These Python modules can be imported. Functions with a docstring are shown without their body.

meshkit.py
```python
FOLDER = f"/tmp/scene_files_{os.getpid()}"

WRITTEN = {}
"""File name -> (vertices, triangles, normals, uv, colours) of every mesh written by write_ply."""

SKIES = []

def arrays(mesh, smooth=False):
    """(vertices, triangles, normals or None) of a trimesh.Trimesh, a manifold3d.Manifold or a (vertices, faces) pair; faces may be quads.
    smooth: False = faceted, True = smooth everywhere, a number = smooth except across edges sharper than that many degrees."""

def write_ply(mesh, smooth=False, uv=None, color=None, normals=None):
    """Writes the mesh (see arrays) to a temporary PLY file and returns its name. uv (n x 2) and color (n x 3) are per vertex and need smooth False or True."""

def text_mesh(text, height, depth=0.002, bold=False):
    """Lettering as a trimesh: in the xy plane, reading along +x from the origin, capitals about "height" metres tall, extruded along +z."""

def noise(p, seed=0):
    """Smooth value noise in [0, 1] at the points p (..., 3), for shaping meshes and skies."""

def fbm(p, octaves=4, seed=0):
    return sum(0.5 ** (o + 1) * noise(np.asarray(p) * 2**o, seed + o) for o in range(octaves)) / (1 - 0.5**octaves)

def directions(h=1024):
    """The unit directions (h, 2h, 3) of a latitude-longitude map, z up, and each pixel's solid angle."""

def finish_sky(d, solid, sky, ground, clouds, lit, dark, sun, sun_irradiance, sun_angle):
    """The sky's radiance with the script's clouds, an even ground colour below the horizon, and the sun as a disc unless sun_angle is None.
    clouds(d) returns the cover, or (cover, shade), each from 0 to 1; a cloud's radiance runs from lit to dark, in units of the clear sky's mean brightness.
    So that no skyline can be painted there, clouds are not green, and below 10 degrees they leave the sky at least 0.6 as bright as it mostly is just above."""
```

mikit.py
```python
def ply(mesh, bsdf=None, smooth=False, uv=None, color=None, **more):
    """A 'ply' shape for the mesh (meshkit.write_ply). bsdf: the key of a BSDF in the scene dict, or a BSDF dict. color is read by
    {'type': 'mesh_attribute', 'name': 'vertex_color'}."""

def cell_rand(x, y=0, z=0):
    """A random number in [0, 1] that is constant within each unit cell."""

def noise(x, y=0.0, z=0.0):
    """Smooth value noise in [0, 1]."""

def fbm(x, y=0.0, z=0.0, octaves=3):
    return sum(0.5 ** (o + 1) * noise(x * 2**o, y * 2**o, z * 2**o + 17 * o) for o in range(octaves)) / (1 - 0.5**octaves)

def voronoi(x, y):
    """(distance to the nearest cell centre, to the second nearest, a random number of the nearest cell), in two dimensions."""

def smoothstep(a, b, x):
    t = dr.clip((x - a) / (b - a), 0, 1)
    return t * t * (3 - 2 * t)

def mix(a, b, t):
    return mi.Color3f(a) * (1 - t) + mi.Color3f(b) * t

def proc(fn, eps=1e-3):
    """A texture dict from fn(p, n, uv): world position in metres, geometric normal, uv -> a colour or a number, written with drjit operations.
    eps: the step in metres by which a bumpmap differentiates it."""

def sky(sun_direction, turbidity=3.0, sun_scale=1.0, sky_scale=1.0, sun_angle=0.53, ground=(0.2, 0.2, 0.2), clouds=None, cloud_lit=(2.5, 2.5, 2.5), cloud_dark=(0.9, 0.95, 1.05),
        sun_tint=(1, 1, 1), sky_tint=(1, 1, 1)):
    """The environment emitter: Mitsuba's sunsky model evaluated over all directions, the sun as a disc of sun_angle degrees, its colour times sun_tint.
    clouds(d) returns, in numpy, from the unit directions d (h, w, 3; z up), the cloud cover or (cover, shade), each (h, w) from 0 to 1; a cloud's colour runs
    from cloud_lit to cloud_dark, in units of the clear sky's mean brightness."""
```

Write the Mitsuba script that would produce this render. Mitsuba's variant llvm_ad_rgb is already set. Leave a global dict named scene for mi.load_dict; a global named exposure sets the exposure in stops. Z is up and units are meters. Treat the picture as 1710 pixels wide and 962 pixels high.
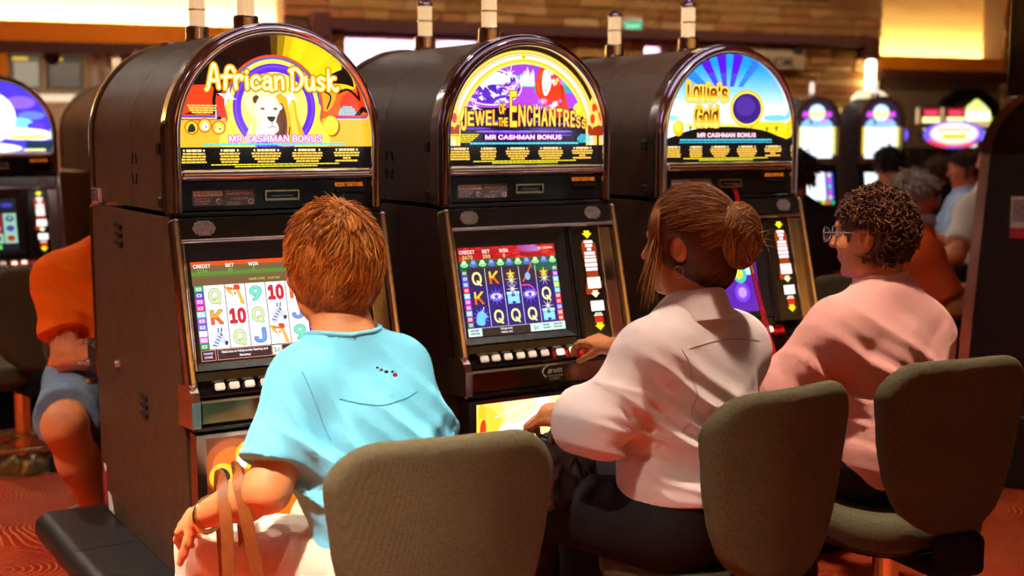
import math, random
import numpy as np
import trimesh, shapely, drjit as dr
import mitsuba as mi
import mikit, meshkit
from shapely import affinity
from shapely.geometry import Polygon, LineString, Point, box as sbox

T = mi.ScalarTransform4f
random.seed(7)
RNG = np.random.default_rng(11)
scene, labels = {}, {}

# ------------------------------------------------------------------ camera, light, exposure
YAW, PITCH = math.radians(31.46), math.radians(6.8)
EYE = np.array([-1.2136, -3.1158, 1.4185])
FWD = np.array([math.sin(YAW) * math.cos(PITCH), math.cos(YAW) * math.cos(PITCH), -math.sin(PITCH)])
scene['camera'] = {'type': 'thinlens', 'fov': 2 * math.degrees(math.atan(855 / 2175.0)), 'fov_axis': 'x',
                   'to_world': T().look_at(origin=EYE.tolist(), target=(EYE + FWD).tolist(), up=[0, 0, 1]),
                   'aperture_radius': 0.0075, 'focus_distance': 2.95,
                   'near_clip': 0.05, 'far_clip': 100.0}
exposure = 0.22
CEIL = 3.4
# ceiling downlights: x, y, radius, radiance (warm white), how deep the lamp sits in its black can
DOWNLIGHTS = [(-1.20, -1.50, .12, 2700, .25), (-0.65, -2.30, .12, 1650, .30), (1.05, -.95, .10, 1050, .14), (-2.6, .9, .10, 800, .12),
              (0.4, 1.75, .09, 150, 0), (2.6, 1.9, .08, 90, 0), (-1.1, 4.4, .09, 620, 0), (2.2, 5.0, .09, 200, 0),
              (5.2, 2.6, .08, 90, 0), (-1.95, .10, .12, 1300, .18),
              (2.6, 6.3, .08, 330, 0), (4.6, 6.0, .08, 330, 0), (6.4, 5.75, .08, 330, 0), (8.2, 5.5, .08, 280, 0)]
WARM = np.array([1.0, .89, .74])


def lin(r, g, b):
    """an 8-bit screen colour as linear light"""
    c = np.array([r, g, b], float) / 255
    return [float(x) for x in np.where(c <= .04045, c / 12.92, ((c + .055) / 1.055) ** 2.4)]


def rgb(c):
    return {'type': 'rgb', 'value': [float(x) for x in c]}


def glow(c, k=1.0, w=0.0):
    return {'type': 'area', 'radiance': rgb([x * k for x in c]), 'sampling_weight': float(w)}


# ------------------------------------------------------------------ naming
def free(key):
    """the key itself, or the key with the next three-digit number"""
    if key not in scene and key not in labels and not any(k.startswith(key + '__') for k in scene):
        return key
    n = 1
    while f'{key}_{n:03d}' in USED or f'{key}_{n:03d}' in scene:
        n += 1
    return f'{key}_{n:03d}'


USED = set()


def thing(key, label, cat, group=None, **more):
    n, k = 0, key
    while k in USED:
        n += 1
        k = f'{key}_{n:03d}'
    USED.add(k)
    labels[k] = {'label': label, 'category': cat, **more}
    if group:
        labels[k]['group'] = group
    return k


def struct(key, label=None):
    USED.add(key)
    labels[key] = {'kind': 'structure'}
    if label:
        labels[key]['label'] = label
    return key


def part(parent, name, d, label=None, kind=None):
    key, n = f'{parent}__{name}', 0
    while key in USED:
        n += 1
        key = f'{parent}__{name}_{n:03d}'
    USED.add(key)
    scene[key] = d
    if label or kind:
        labels[key] = {}
        if label:
            labels[key]['label'] = label
        if kind:
            labels[key]['kind'] = kind
    return key


def own(key, d):
    scene[key] = d
    return key


# ------------------------------------------------------------------ meshes
def tm(v, f):
    return trimesh.Trimesh(np.asarray(v, float), np.asarray(f, int), process=False)


def cat(*ms):
    ms = [m for m in ms if m is not None]
    return trimesh.util.concatenate([tm(m.vertices, m.faces) for m in ms])


def bx(x0, x1, y0, y1, z0, z1, r=0.0):
    c, h = np.array([x0 + x1, y0 + y1, z0 + z1]) / 2, np.abs(np.array([x1 - x0, y1 - y0, z1 - z0])) / 2
    if r <= 0:
        m = trimesh.creation.box(extents=2 * h)
    else:
        r = min(r, h.min() * .98)
        pts = []
        for k in range(3):
            e = h - r
            e[k] = h[k]
            pts += [e * s for s in np.array(np.meshgrid([-1, 1], [-1, 1], [-1, 1])).T.reshape(-1, 3)]
        m = trimesh.convex.convex_hull(np.array(pts))
    m.apply_translation(c)
    return m


def soft_box(x0, x1, y0, y1, z0, z1, r):
    """a box with truly round edges"""
    s = trimesh.creation.icosphere(2, r).vertices
    c = np.array([[x, y, z] for x in (x0 + r, x1 - r) for y in (y0 + r, y1 - r) for z in (z0 + r, z1 - r)])
    return trimesh.convex.convex_hull((c[:, None] + s[None]).reshape(-1, 3))


def moved(m, x=0, y=0, z=0, rz=0.0, rx=0.0, ry=0.0, s=1.0):
    m = m.copy()
    R = trimesh.transformations.euler_matrix(rx, ry, rz)
    m.apply_scale(s)
    m.apply_transform(R)
    m.apply_translation([x, y, z])
    return m


def polys(g):
    if g is None or g.is_empty:
        return []
    if g.geom_type == 'Polygon':
        return [g]
    return [p for q in g.geoms for p in polys(q)] if hasattr(g, 'geoms') else []


def prism(poly, axis, a0, a1):
    """a 2-D outline pushed along an axis: 'x' takes (y, z), 'y' takes (x, z), 'z' takes (x, y)"""
    g = poly if hasattr(poly, 'geom_type') else Polygon(poly)
    m = cat(*[trimesh.creation.extrude_polygon(p, 1.0, engine='earcut') for p in polys(g)])
    v = m.vertices.copy()
    t = a0 + v[:, 2] * (a1 - a0)
    out = {'x': np.c_[t, v[:, 0], v[:, 1]], 'y': np.c_[v[:, 0], t, v[:, 1]], 'z': np.c_[v[:, 0], v[:, 1], t]}[axis]
    m = tm(out, m.faces)
    if m.volume < 0:
        m.invert()
    return m


def sweep(path, prof, normals, closed=False, cap=True):
    """a profile (m x 2: along the given normal, along the binormal) carried along a path with a normal at every point"""
    path, normals, prof = np.asarray(path, float), np.asarray(normals, float), np.asarray(prof, float)
    n, m = len(path), len(prof)
    tan = np.gradient(path, axis=0) if not closed else np.roll(path, -1, 0) - np.roll(path, 1, 0)
    tan /= np.linalg.norm(tan, axis=1, keepdims=True) + 1e-12
    normals = normals / (np.linalg.norm(normals, axis=1, keepdims=True) + 1e-12)
    bi = np.cross(tan, normals)
    v = (path[:, None] + prof[None, :, :1] * normals[:, None] + prof[None, :, 1:] * bi[:, None]).reshape(-1, 3)
    f = []
    for i in range(n if closed else n - 1):
        a, b = i * m, ((i + 1) % n) * m
        for j in range(m):
            k = (j + 1) % m
            f += [[a + j, a + k, b + k], [a + j, b + k, b + j]]
    if cap and not closed:
        c0, c1 = len(v), len(v) + 1
        v = np.vstack([v, path[0], path[-1]])
        for j in range(m):
            k = (j + 1) % m
            f += [[c0, k, j], [c1, (n - 1) * m + j, (n - 1) * m + k]]
    mesh = tm(v, f)
    if mesh.volume < 0:
        mesh.invert()
    return mesh


def tube(pts, r, n=10, closed=False):
    """a round tube through points; r is one radius or one per point"""
    pts = np.asarray(pts, float)
    rr = np.broadcast_to(np.asarray(r, float), (len(pts),))
    tan = np.gradient(pts, axis=0) if not closed else np.roll(pts, -1, 0) - np.roll(pts, 1, 0)
    tan /= np.linalg.norm(tan, axis=1, keepdims=True) + 1e-12
    nr = np.zeros_like(pts)
    a = np.array([0, 0, 1.0]) if abs(tan[0][2]) < .9 else np.array([1.0, 0, 0])
    for i, t in enumerate(tan):
        a = a - t * (a @ t)
        a /= np.linalg.norm(a) + 1e-12
        nr[i] = a
    bi = np.cross(tan, nr)
    an = np.arange(n) / n * 2 * np.pi
    v = (pts[:, None] + rr[:, None, None] * (np.cos(an)[None, :, None] * nr[:, None] + np.sin(an)[None, :, None] * bi[:, None])).reshape(-1, 3)
    f, N = [], len(pts)
    for i in range(N if closed else N - 1):
        A, B = i * n, ((i + 1) % N) * n
        for j in range(n):
            k = (j + 1) % n
            f += [[A + j, A + k, B + k], [A + j, B + k, B + j]]
    if not closed:
        v = np.vstack([v, pts[0], pts[-1]])
        for j in range(n):
            k = (j + 1) % n
            f += [[len(v) - 2, k, j], [len(v) - 1, (N - 1) * n + j, (N - 1) * n + k]]
    return tm(v, f)


def lathe(prof, n=32):
    """a profile [(radius, height) ...] turned about z"""
    prof = np.asarray(prof, float)
    an = np.arange(n) / n * 2 * np.pi
    v = np.stack([prof[:, None, 0] * np.cos(an), prof[:, None, 0] * np.sin(an), np.broadcast_to(prof[:, None, 1], (len(prof), n))], -1).reshape(-1, 3)
    f = []
    for i in range(len(prof) - 1):
        for j in range(n):
            k = (j + 1) % n
            f += [[i * n + j, i * n + k, (i + 1) * n + k], [i * n + j, (i + 1) * n + k, (i + 1) * n + j]]
    m = trimesh.Trimesh(v, f, process=True)
    m.remove_unreferenced_vertices()
    if m.volume < 0:
        m.invert()
    return m


def spline(pts, n=40, closed=False):
    """a Catmull-Rom curve through points"""
    p = np.asarray(pts, float)
    q = np.vstack([p[-1], p, p[:2]]) if closed else np.vstack([2 * p[0] - p[1], p, 2 * p[-1] - p[-2]])
    segs = len(p) if closed else len(p) - 1
    out = []
    for u in np.linspace(0, segs, n, endpoint=not closed):
        i = min(int(u), segs - 1)
        t = u - i
        a, b, c, d = q[i:i + 4]
        out.append(.5 * (2 * b + (c - a) * t + (2 * a - 5 * b + 4 * c - d) * t * t + (3 * b - a - 3 * c + d) * t ** 3))
    return np.array(out)


# ------------------------------------------------------------------ distance fields and their surfaces
def surface(f, lo, hi, h, pad=2):
    """the zero surface of a distance field as a mesh (surface nets on a narrow band of blocks)"""
    lo, hi = np.asarray(lo, float) - pad * h, np.asarray(hi, float) + pad * h
    B = 12
    nb = np.ceil((hi - lo) / (h * B)).astype(int)
    n = nb * B + 1
    F = np.full(n, 1.0, np.float32)
    bi = np.stack(np.meshgrid(*[np.arange(k) for k in nb], indexing='ij'), -1).reshape(-1, 3)
    centre = lo + (bi * B + B / 2) * h
    dc = f(centre.astype(np.float32))
    half = B * h * math.sqrt(3) / 2
    near = np.abs(dc) < half * 1.35 + .012
    for b, d in zip(bi[~near], dc[~near]):
        i, j, k = b * B
        F[i:i + B + 1, j:j + B + 1, k:k + B + 1] = np.sign(d)
    g = np.stack(np.meshgrid(*[np.arange(B + 1)] * 3, indexing='ij'), -1).reshape(-1, 3)
    todo = bi[near]
    for s in range(0, len(todo), 160):
        bs = todo[s:s + 160]
        p = (lo + (bs[:, None] * B + g[None]) * h).astype(np.float32)
        d = f(p.reshape(-1, 3)).reshape(len(bs), B + 1, B + 1, B + 1)
        for b, q in zip(bs, d):
            i, j, k = b * B
            F[i:i + B + 1, j:j + B + 1, k:k + B + 1] = q
    inside = F < 0
    cnt = np.zeros(np.array(n) - 1, np.uint8)
    cor = [(a, b, c) for a in (0, 1) for b in (0, 1) for c in (0, 1)]
    for a, b, c in cor:
        cnt += inside[a:n[0] - 1 + a, b:n[1] - 1 + b, c:n[2] - 1 + c]
    cells = np.argwhere((cnt > 0) & (cnt < 8))
    if not len(cells):
        return tm(np.zeros((0, 3)), np.zeros((0, 3), int))
    val = np.stack([F[cells[:, 0] + a, cells[:, 1] + b, cells[:, 2] + c] for a, b, c in cor], 1)
    acc, num = np.zeros((len(cells), 3)), np.zeros(len(cells))
    for i, ca in enumerate(cor):
        for j, cb in enumerate(cor):
            if j > i and sum(abs(x - y) for x, y in zip(ca, cb)) == 1:
                cross = (val[:, i] < 0) != (val[:, j] < 0)
                t = val[:, i] / np.where(cross, val[:, i] - val[:, j], 1)
                acc += np.where(cross[:, None], np.array(ca) + t[:, None] * (np.array(cb) - np.array(ca)), 0)
                num += cross
    v = lo + (cells + acc / num[:, None]) * h
    idx = np.full(np.array(n) - 1, -1, np.int64)
    idx[tuple(cells.T)] = np.arange(len(cells))
    faces = []
    for ax in range(3):
        u, w = (ax + 1) % 3, (ax + 2) % 3
        sl = [slice(1, m - 1) for m in n]
        sl[ax] = slice(0, n[ax] - 1)
        sl2 = list(sl)
        sl2[ax] = slice(1, n[ax])
        a, b = inside[tuple(sl)], inside[tuple(sl2)]
        e = np.argwhere(a != b)
        off = np.array([s.start for s in sl])
        e = e + off
        flip = a[tuple((e - off).T)]
        q = []
        for du, dw in ((-1, -1), (0, -1), (0, 0), (-1, 0)):
            c = e.copy()
            c[:, u] += du
            c[:, w] += dw
            q.append(idx[tuple(c.T)])
        q = np.stack(q, 1)
        q = np.where(flip[:, None], q, q[:, ::-1])
        ok = (q >= 0).all(1)
        q = q[ok]
        faces += [q[:, [0, 1, 2]], q[:, [0, 2, 3]]]
    return tm(v, np.vstack(faces))


def biggest(m, share=.04):
    """drops stray slivers"""
    from scipy.sparse import coo_matrix
    from scipy.sparse.csgraph import connected_components
    f = m.faces
    n, lab = connected_components(coo_matrix((np.ones(len(f) * 2), (np.r_[f[:, 0], f[:, 1]], np.r_[f[:, 1], f[:, 2]])), shape=(len(m.vertices),) * 2), directed=False)
    size = np.bincount(lab, minlength=n)
    keep = size[lab] >= size.max() * share
    new = np.cumsum(keep) - 1
    return tm(m.vertices[keep], new[f[keep[f[:, 0]]]])


def smin(a, b, k):
    h = np.maximum(k - np.abs(a - b), 0) / k
    return np.minimum(a, b) - h * h * k * .25


def smax(a, b, k):
    return -smin(-a, -b, k)


def cone(p, a, b, ra, rb):
    a, b = np.asarray(a, np.float32), np.asarray(b, np.float32)
    ab = b - a
    t = np.clip((p - a) @ ab / max(float(ab @ ab), 1e-9), 0, 1)
    q = p - a - t[:, None] * ab
    return np.sqrt(np.einsum('ij,ij->i', q, q)) - (ra + t * (rb - ra))


def ellip(p, c, r, R=None):
    q = p - np.asarray(c, np.float32)
    if R is not None:
        q = q @ np.asarray(R, np.float32)
    r = np.asarray(r, np.float32)
    k0 = np.sqrt(((q / r) ** 2).sum(1))
    k1 = np.sqrt(((q / (r * r)) ** 2).sum(1)) + 1e-9
    return k0 * (k0 - 1) / k1


def union(ds, k):
    out = ds[0]
    for d in ds[1:]:
        out = smin(out, d, k)
    return out


def frame(fwd, up=(0, 0, 1)):
    """columns: right, forward, up"""
    f = np.asarray(fwd, float) / np.linalg.norm(fwd)
    r = np.cross(f, up)
    r /= np.linalg.norm(r)
    return np.stack([r, f, np.cross(r, f)], 1)


def recolor(mesh, cols):
    return np.asarray(cols, float)

# ------------------------------------------------------------------ materials
def principled(c, rough=.5, metal=0.0, spec=.5, **k):
    base = c if isinstance(c, dict) else rgb(c)
    return {'type': 'twosided', 'b': {'type': 'principled', 'base_color': base, 'roughness': rough, 'metallic': metal, 'specular': spec, **k}}


def weave(c0, c1, period):
    def fn(p, n, uv):
        u, v = (p.x * .86 + p.y * .5) / period, p.z / period
        w = (p.y * .86 - p.x * .5) / period
        t = .5 + .25 * dr.sin(6.283 * (u + .3 * w)) + .25 * dr.sin(6.283 * (v + .25 * w))
        t = t * .35 + .65 * mikit.noise(p.x * 420, p.y * 420, p.z * 420)
        t = t * .8 + .2 * mikit.fbm(p.x * 14, p.y * 14, p.z * 14)
        return mikit.mix(c0, c1, t)
    return mikit.proc(fn)


def carpet(p, n, uv):
    x, y = p.x * 1.9 + .35 * mikit.noise(p.x * 3, p.y * 3), p.y * 1.9 + .35 * mikit.noise(p.x * 3 + 9, p.y * 3)
    a, b, k = mikit.voronoi(x, y)
    rings = dr.sin(a * 150 + k * 40 + 2.5 * mikit.noise(p.x * 9, p.y * 9))
    waves = dr.sin((p.y * 1.0 + .25 * p.x) * 300 + 9 * mikit.noise(p.x * 5, p.y * 5, 3.0))
    line = dr.select(k > .45, mikit.smoothstep(.6, 1.0, rings), mikit.smoothstep(.6, 1.0, waves))
    base = mikit.mix(lin(126, 22, 14), lin(160, 40, 24), mikit.fbm(p.x * 4, p.y * 4))
    base = mikit.mix(base, lin(120, 40, 44), .55 * mikit.smoothstep(.5, .8, mikit.noise(p.x * 2.2 + 5, p.y * 2.2)))
    c = mikit.mix(base, lin(240, 150, 62), line * (.2 + .45 * mikit.noise(p.x * 6, p.y * 6 + 4)))
    return c * (.75 + .5 * mikit.noise(p.x * 300, p.y * 300))


def vinyl(p, n, uv):
    t = mikit.fbm(p.x * 40 + p.y * 40, p.y * 25, p.z * 25)
    g = mikit.noise(p.x * 700, p.y * 700, p.z * 700)
    return mikit.mix(lin(62, 38, 23), lin(75, 48, 31), t) * (.85 + .3 * g)


def grain(p, n, uv):
    return .00025 * mikit.noise(p.x * 900, p.y * 900, p.z * 900)


def brick_tone(c):
    def fn(p, n, uv):
        t = mikit.fbm(p.x * 9 + 3, p.y * 9, p.z * 22)
        return mikit.mix([x * .72 for x in c], [x * 1.3 for x in c], t)
    return mikit.proc(fn)


def leather(p, n, uv):
    return mikit.mix(lin(112, 58, 22), lin(150, 82, 36), mikit.fbm(p.x * 30, p.y * 30, p.z * 30))


def denim(p, n, uv):
    t = mikit.fbm(p.x * 22, p.y * 22, p.z * 12)
    return mikit.mix(lin(62, 78, 104), lin(132, 146, 164), t) * (.8 + .4 * mikit.noise(p.x * 600, p.y * 600, p.z * 300))


def skin_tone(a, b):
    def fn(p, n, uv):
        return mikit.mix(a, b, mikit.fbm(p.x * 26, p.y * 26, p.z * 26))
    return mikit.proc(fn)


M = {
    'vinyl': {'type': 'twosided', 'b': {'type': 'bumpmap', 'tex': mikit.proc(grain, 4e-4), 'scale': 1.0,
              'b': {'type': 'principled', 'base_color': mikit.proc(vinyl), 'roughness': .5, 'specular': .35}}},
    'black_gloss': principled(lin(16, 15, 17), .12, 0, .6),
    'black': principled(lin(22, 20, 20), .45, 0, .4),
    'black_matte': principled(lin(12, 11, 11), .85, 0, .2),
    'chrome': principled([.88, .87, .88], .12, 1.0),
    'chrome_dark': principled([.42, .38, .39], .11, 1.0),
    'steel': principled([.55, .54, .52], .28, 1.0),
    'grille': principled(lin(214, 206, 204), .35, .3),
    'brass': principled([.96, .74, .34], .2, 1.0),
    'bronze': principled([.30, .23, .13], .10, 1.0),
    'stool': principled(weave(lin(50, 43, 29), lin(96, 84, 60), .0038), .95, 0, .1, sheen=.3),
    'carpet': principled(mikit.proc(carpet), .95, 0, .1),
    'ceiling': principled(lin(112, 94, 78), .9, 0, .2),
    'wall_dark': principled(lin(88, 66, 50), .8, 0, .2),
    'wall_brown': principled(lin(120, 92, 66), .8, 0, .2),
    'mortar': principled(lin(98, 72, 46), .95, 0, .1),
    'orange_wall': principled(lin(232, 134, 18), .7, 0, .2),
    'orange_fascia': principled(lin(240, 126, 12), .6, 0, .2),
    'cove_wall': principled(lin(250, 200, 116), .7, 0, .2),
    'beam': principled(lin(78, 38, 28), .55, 0, .3),
    'lilac_wall': principled(lin(236, 214, 232), .8, 0, .2),
    'cream': principled(lin(244, 226, 196), .3, 0, .5, spec_tint=0.0),
    'white_paint': principled(lin(232, 224, 206), .5),
    'tan_board': principled(lin(205, 176, 130), .6),
    'ink': principled(lin(30, 22, 30), .6),
    'paper': principled(lin(226, 214, 200), .8),
    'label_grey': principled(lin(88, 84, 82), .5),
    'red_label': principled(lin(176, 34, 40), .6),
    'rubber': principled(lin(20, 20, 20), .8, 0, .2),
    'leather': principled(mikit.proc(leather), .42, 0, .5),
    'black_leather': principled(lin(40, 31, 27), .2, 0, .8),
    'red_plastic': principled(lin(214, 26, 22), .3, 0, .5),
    'denim': principled(mikit.proc(denim), .9, 0, .1),
    'skin': principled(skin_tone(lin(212, 126, 72), lin(226, 146, 94)), .5, 0, .35),
    'skin_ruddy': principled(skin_tone(lin(208, 112, 62), lin(222, 136, 84)), .5, 0, .35),
    'eye_white': principled(lin(236, 230, 224), .2),
    'iris': principled(lin(62, 48, 36), .2),
    'lip': principled(lin(178, 92, 80), .4),
    'hair': principled({'type': 'mesh_attribute', 'name': 'vertex_color'}, .5, 0, .3),
    'aqua_cotton': principled(lin(122, 208, 236), .9, 0, .15, sheen=.3),
    'aqua_stitch': principled(lin(92, 176, 206), .9, 0, .1),
    'rose_linen': principled(lin(222, 196, 188), .85, 0, .15, sheen=.2),
    'rose_stitch': principled(lin(190, 160, 150), .85, 0, .1),
    'peach_fleece': principled(lin(236, 166, 150), .95, 0, .1, sheen=.3),
    'peach_stitch': principled(lin(206, 130, 116), .95, 0, .1),
    'orange_cotton': principled(lin(242, 98, 14), .9, 0, .1),
    'coral_cotton': principled(lin(224, 86, 42), .9, 0, .1),
    'sky_cotton': principled(lin(172, 204, 240), .9, 0, .1),
    'white_cotton': principled(lin(232, 224, 206), .9, 0, .1),
    'dark_cloth': principled(lin(40, 30, 30), .95, 0, .1),
    'black_trousers': principled(lin(26, 20, 21), .9, 0, .15),
    'cream_trousers': principled(lin(242, 222, 196), .9, 0, .1),
    'sock': principled(lin(170, 160, 160), .9),
    'gold': principled([.95, .72, .26], .18, 1.0),
    'lens': {'type': 'thindielectric', 'int_ior': 1.5},
    'pane': {'type': 'thindielectric', 'int_ior': 1.35},
    'print_black': principled([.01, .01, .01], .08, 0, .5),
}
BRICKS = ['brick_stone_%d' % i for i in range(5)]
for nm, c in zip(BRICKS, [lin(166, 116, 60), lin(190, 138, 78), lin(140, 90, 44), lin(204, 156, 96), lin(158, 96, 54)]):
    M[nm] = principled(brick_tone(c), .9, 0, .15)
for nm, d in M.items():
    scene['mat_' + nm] = d


def S(mesh, mat, smooth=False, **k):
    """a shape dict with one of the materials above"""
    return mikit.ply(mesh, 'mat_' + mat, smooth=smooth, **k)


# ------------------------------------------------------------------ the room
W_ANG = math.radians(-8.26)
W_O = np.array([5.028, 7.114, -.05])


def wall_xf(m):
    """from the back wall's own frame (x along the wall to the right, y into the wall, z up) to the room"""
    m = m.copy()
    m.apply_transform(trimesh.transformations.euler_matrix(0, 0, W_ANG))
    m.apply_translation(W_O)
    return m


own(struct('floor'), S(bx(-7, 14, -7, 12, -.05, 0), 'carpet'))
own(struct('ceiling'), S(bx(-7, 14, -7, 12, CEIL, CEIL + .1), 'ceiling'))
own(struct('wall_left'), S(bx(-6.1, -6, -7, 12, 0, CEIL), 'wall_brown'))
own(struct('wall_right'), S(bx(13, 13.1, -7, 12, 0, CEIL), 'wall_dark'))
own(struct('wall_front'), S(bx(-7, 14, -6.1, -6, 0, CEIL), 'cove_wall'))

# back wall: brick face in the middle and a pillar at the right, recessed coves at both ends
wb = struct('wall_back')
part(wb, 'panel', S(wall_xf(cat(bx(-2.07, -1.55, .02, .3, 0, CEIL), bx(-1.55, -.15, .02, .3, 2.30, CEIL), bx(-.15, 1.38, .02, .3, 0, CEIL),
                                 bx(1.38, 1.72, .02, .3, 2.30, CEIL), bx(1.72, 4.14, .02, .3, 0, CEIL), bx(5.78, 7.2, .02, .3, 0, CEIL))), 'mortar'))
part(wb, 'cove_panel', S(wall_xf(bx(-9, -1.62, .62, .7, 2.1, CEIL)), 'cove_wall'))
part(wb, 'cove_panel', S(wall_xf(bx(3.9, 6.9, .62, .7, 2.1, CEIL)), 'cove_wall'))
part(wb, 'dark_panel', S(wall_xf(bx(4.14, 5.78, .06, .14, 0, 2.1)), 'wall_brown'))
part(wb, 'alcove_panel', S(wall_xf(cat(bx(-9, -2.0, 1.5, 1.6, 0, 2.2), bx(-2.07, -2.0, .3, 1.5, 0, 2.2))), 'wall_brown'))
part(wb, 'alcove_panel', S(wall_xf(bx(-6.0, -4.27, -.02, .2, 0, 2.12)), 'orange_wall'))
# the two openings with a bright lilac room behind
part(wb, 'reveal', S(wall_xf(cat(bx(-1.6, -.1, 1.6, 1.7, .9, 2.5), bx(-1.6, -1.55, .3, 1.6, .9, 2.5), bx(-.15, -.1, .3, 1.6, .9, 2.5), bx(-1.6, -.1, .3, 1.6, .85, .9), bx(-1.6, -.1, .3, 1.6, 2.5, 2.55))), 'lilac_wall'))
part(wb, 'reveal', S(wall_xf(cat(bx(1.35, 1.75, .9, 1.0, .9, 2.5), bx(1.33, 1.38, .3, .9, .9, 2.5), bx(1.72, 1.77, .3, .9, .9, 2.5), bx(1.33, 1.77, .3, .9, .85, .9), bx(1.33, 1.77, .3, .9, 2.5, 2.55))), 'lilac_wall'))
k = thing('ceiling_light', 'bright lamp inside the pale lilac opening below the dark beam', 'lamp')
own(k, {**S(wall_xf(bx(-1.3, -.4, .6, 1.3, 2.46, 2.49)), 'white_paint'), 'emitter': glow([1, .9, 1], 12, 1)})
k = thing('ceiling_light', 'small bright lamp in the narrow pink opening under the beam', 'lamp')
own(k, {**S(wall_xf(bx(1.42, 1.68, .4, .8, 2.46, 2.49)), 'white_paint'), 'emitter': glow([1, .9, .95], 9, .4)})

# bricks, laid course by course
def courses(s0, s1, z0, z1, lo=.15, hi=.42, y=0.0):
    out, z = [], z0
    while z < z1 - .03:
        h = min(random.choice([.062, .07, .085, .095]), z1 - z)
        s = s0
        while s < s1 - .02:
            l = min(random.uniform(lo, hi), s1 - s)
            if s1 - s - l < .08:
                l = s1 - s
            d = random.uniform(0, .03)
            out.append(bx(s + .004, s + l - .004, y - d, y + .04, z + .004, z + h - .004, .006))
            s += l
        z += h
    return out


seen = courses(-2.07, 4.14, 2.44, 2.78, .2, .5) + courses(1.72, 4.14, 1.80, 2.33, .2, .48) + courses(-2.07, -1.55, 1.95, 2.33, .12, .3) \
    + courses(-.15, 1.38, 1.98, 2.33, .2, .45) + courses(5.78, 6.5, 1.3, 2.95, .2, .45) + courses(1.38, 1.72, 2.30, 2.33)
extra = courses(-2.07, 4.14, 2.78, 3.38, .2, .5) + courses(1.72, 4.14, .0, 1.80, .2, .48) + courses(-2.07, -1.55, 0, 1.95, .12, .3) \
    + courses(-.15, 1.38, 0, 1.98, .2, .45) + courses(5.78, 6.9, 0, 1.3) + courses(5.78, 6.9, 2.95, 3.38)
order = seen[:]
random.shuffle(order)
BRICK_COUNT = len(order)
for m in order[:300]:
    part(wb, 'brick', S(wall_xf(m), random.choice(BRICKS)))
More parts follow.
